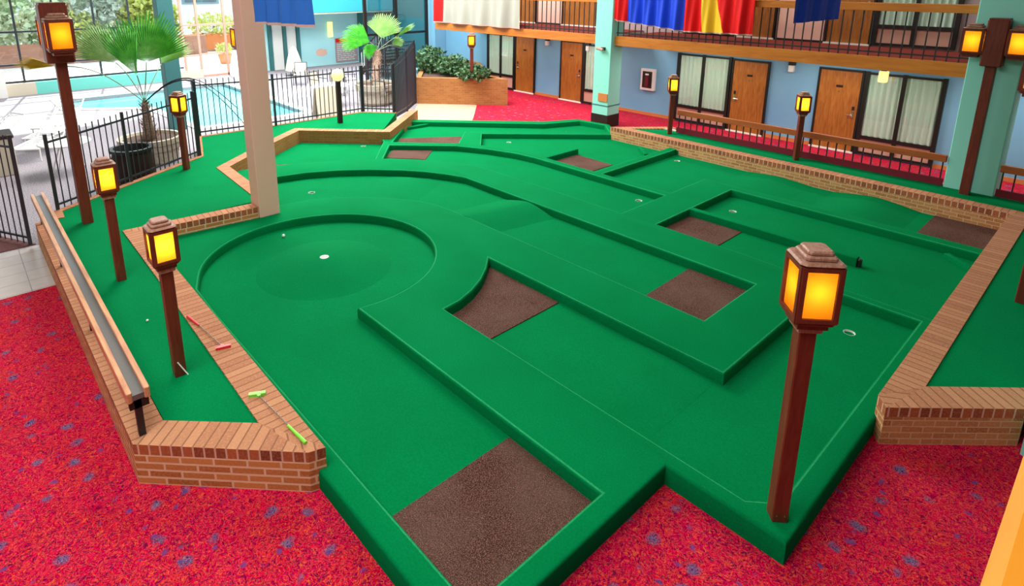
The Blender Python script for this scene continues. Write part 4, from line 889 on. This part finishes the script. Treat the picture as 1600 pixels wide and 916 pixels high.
def patio_chair(x, y, rz, label):
    t = thing('patio_chair', (0, 0, 0), label, 'chair', 'metal patio chairs by the pool')
    b = MB()
    for s in (-0.25, 0.25):
        b.tube([(0.25, s, 0), (0.22, s, 0.44), (-0.22, s, 0.42), (-0.30, s, 0.9)], 0.014, 6); b.tube([(-0.25, s, 0), (-0.22, s, 0.42)], 0.014, 6); b.tube([(0.22, s, 0.44), (0.2, s, 0.64), (-0.26, s, 0.66)], 0.014, 6)
    b.tube([(-0.30, -0.25, 0.9), (-0.30, 0.25, 0.9)], 0.014, 6); b.build('frame', M['fence'], t, world=False)
    b = MB(); b.box((0, 0, 0.43), (0.44, 0.48, 0.02)); b.build('seat', M['cream'], t, world=False)
    b = MB(); b.bar((-0.225, 0, 0.46), (-0.30, 0, 0.88), 0.46, 0.015, up=(1, 0, 0)); b.build('backrest', M['cream'], t, world=False)
    t.location = (x, y, 0); t.rotation_euler = (0, 0, rz)
for i, (u, v, rz, lab) in enumerate(((500, 150, 0.4, 'patio chair in front of the painted cyan wall, left one'), (530, 148, 2.4, 'patio chair beside the A-frame board'), (470, 132, -0.6, 'patio chair nearest the closed parasol'), (600, 165, 2.0, 'patio chair just before the far palm planter'), (548, 140, 1.2, 'patio chair under the rules board'))):
    p = g(u, v, 0); patio_chair(p[0], p[1], rz, lab)
p = g(510, 181, 0); t = thing('a_frame_board', (*p, 0), 'beige A-frame board standing behind the pool fence', 'sign')
for s in (-1, 1):
    b = MB(); b.bar((p[0] + s * 0.22, p[1], 0.0), (p[0] + s * 0.02, p[1], 0.95), 0.75, 0.03, up=(1, 0, 0)); b.build('board', M['cream'], t)
p = g(590, 152, 0); t = thing('patio_table', (-18.9, 9.9, 0), 'round white patio table before the far palm planter', 'table')
b = MB(); b.lathe([(0.001, 0.70), (0.6, 0.70), (0.62, 0.72), (0.6, 0.74), (0.001, 0.74)], (-18.9, 9.9, 0), 30); b.build('table_top', M['white'], t, smooth=30)
b = MB(); b.tube([(-18.9, 9.9, 0), (-18.9, 9.9, 0.7)], 0.04, 8); b.lathe([(0.001, 0), (0.3, 0), (0.28, 0.03), (0.001, 0.04)], (-18.9, 9.9, 0), 20); b.build('pedestal', M['white'], t)
p = g(461, 118, 0); t = thing('closed_parasol', (p[0], p[1], 0), 'cream closed parasol standing by the cyan wall', 'parasol')
b = MB(); b.tube([(p[0], p[1], 0), (p[0], p[1], 1.15)], 0.03, 8); b.build('pole', M['cream'], t)
b = MB(); b.lathe([(0.02, 1.35), (0.16, 1.2), (0.30, 0.75), (0.42, 0.25), (0.05, 0.3)], (p[0], p[1], 0), 18); b.build('canopy', M['cream'], t, smooth=40)
# painted wall things
def wallX(u, v): return onx(u, v, GW + 0.02)
a = wallX(523, 60); c = wallX(560, 108)
t = thing('rules_board', (GW, (a.y + c.y) / 2, 0.3), 'pool rules board with red header and rows of small text on the cyan wall', 'sign'); ym = (a.y + c.y) / 2; hw = (c.y - a.y) / 2; z1 = a.z; z0 = 0.1
b = MB(); b.box((GW + 0.03, ym, (z0 + z1) / 2), (0.04, 2 * hw, z1 - z0)); b.build('panel', M['mauve'], t)
b = MB(); b.box((GW + 0.055, ym, z1 - 0.12), (0.01, 2 * hw - 0.06, 0.2)); b.build('header', M['f_red'], t)
b = MB(); r = random.Random(2)
for k in range(9):
    y = ym - hw + 0.08
    while y < ym + hw - 0.2:
        l = r.uniform(0.08, 0.28); l = min(l, ym + hw - 0.06 - y); b.box((GW + 0.055, y + l / 2, z1 - 0.34 - k * 0.10), (0.008, l, 0.035)); y += l + 0.05
b.build('text_rows', M['white'], t)
b = MB(); q = wallX(515, 46); b.box((GW + 0.08, q.y, q.z), (0.12, 0.26, 0.78), ch=0.03); o = b.build('wall_sconce', M['globe']); tag(o, 'tall pale yellow lit wall lamp on the cyan wall above the rules board', 'wall lamp')
# simple painted fish / flowers on the wall (mural patches)
def blob(u, v, ry, rz, m, label):
    q = wallX(u, v); r = random.Random(u); b = MB(); b.face([(GW + 0.012, q.y + ry * math.cos(2 * PI * k / 20) * r.uniform(.8, 1.1), q.z + rz * math.sin(2 * PI * k / 20) * r.uniform(.8, 1.1)) for k in range(20)])
    tag(b.build('painted_patch', m), label, 'mural')
blob(503, 82, 0.35, 0.20, M['pink'], 'pink painted patch of the mural on the cyan wall')
# stairs
t = thing('staircase', (-22.5, 13.5, 0), 'dark staircase behind the far palm beside the tinted glazing', 'stairs')
b = MB()
for k in range(9): b.box((-24.6 + k * 0.28, 15.2, 0.18 + k * 0.18), (0.30, 1.2, 0.05))
b.build('tread', M['darkbase'], t); b = MB(); b.bar((-24.8, 14.6, 0.05), (-22.2, 14.6, 1.72), 0.05, 0.25); b.bar((-24.8, 14.6, 1.0), (-22.2, 14.6, 2.6), 0.04, 0.05); b.build('stringer', M['darkbase'], t)
b = MB()
for k in range(12): b.box((-24.7 + k * 0.22, 14.6, 0.6 + k * 0.14), (0.02, 0.02, 0.95))
b.build('stair_picket', M['white'], t)

# ================================================================== OUTDOORS
b = MB(); b.box((-38.5, 1.0, 0.55), (0.3, 22, 1.1)); tag(b.build('garden_wall', M['garwall']), 'low brown garden wall beyond the left glazing', 'wall')
b = MB(); b.box((-40, 12.8, 0.55), (0.6, 5.0, 1.0)); tag(b.build('garden_planter', M['terracotta']), 'long terracotta planter outside the glass door', 'planter')
b = MB(); b.box((-33.5, 1.0, 0.55), (0.6, 0.6, 1.1), ch=0.04); tag(b.build('garden_planter', M['terracotta']), 'orange terracotta block outside at the left edge', 'planter')
t = thing('patio_pot', (-33.0, 11.2, 0), 'terracotta pot with yellow flowers on the sunny patio', 'pot')
b = MB(); b.lathe([(0.001, 0), (0.25, 0), (0.36, 0.5), (0.30, 0.5), (0.001, 0.45)], (-33.0, 11.2, 0), 20); b.build('pot', M['terracotta'], t)
b = MB(); foliage(b, (-33.0, 11.2, 0.8), .4, .4, .3, 200, .15, 5); b.build('flowers', M['leaf3'], t)
specs = [(-41, -4.0, 2.6, 2.4, 2.6, 'leaf4'), (-41.5, 0.0, 3.2, 2.6, 2.8, 'leaf2'), (-41, 3.6, 2.5, 2.2, 2.2, 'leaf2'), (-41.5, 7.0, 2.8, 2.2, 2.3, 'leaf4'), (-40.5, 9.6, 2.0, 1.5, 1.6, 'leaf3'), (-40.4, 13.2, 1.5, 1.6, 0.8, 'leaf3'), (-40.2, 15.8, 1.4, 1.3, 0.7, 'leaf2'), (-40.3, 5.5, 1.7, 1.4, 0.9, 'leaf3')]
labs = ['grey green bush outside, leftmost behind the glazing', 'large pale green bush outside behind the tall lantern', 'green bush outside between two mullions left of the palm', 'grey green bush outside behind the palm fans', 'yellow green bush outside right of the teal pillar', 'rounded yellow shrub on the terracotta planter outside', 'small green shrub at the right end of the outdoor planter', 'low yellow green shrub above the garden wall']
for i, (x, y, z, ry, rz, m) in enumerate(specs):
    shrub('garden_bush', (x, y, z), 1.5, ry, rz, 1300 if rz > 1.5 else 500, 0.42 if rz > 1.5 else 0.25, m, labs[i], 40 + i, 'garden bushes outside the glass', trunk=0.12, z0=0)
t = thing('outer_building', (-52, 8, 0), 'pale building with grey blue windows beyond the garden', 'building')
b = MB(); b.box((-52, 8, 4.5), (1, 34, 9)); b.build('facade', M['white'], t)
for k in range(7):
    b = MB(); b.box((-51.45, -5 + k * 4.2, 3.6), (0.1, 2.8, 2.2)); w_ = b.build('window', M['extblue'], t)
    b = MB(); b.box((-51.39, -5 + k * 4.2, 3.6), (0.04, 2.4, 1.9)); b.build('window_glass', M['extpane'], w_)
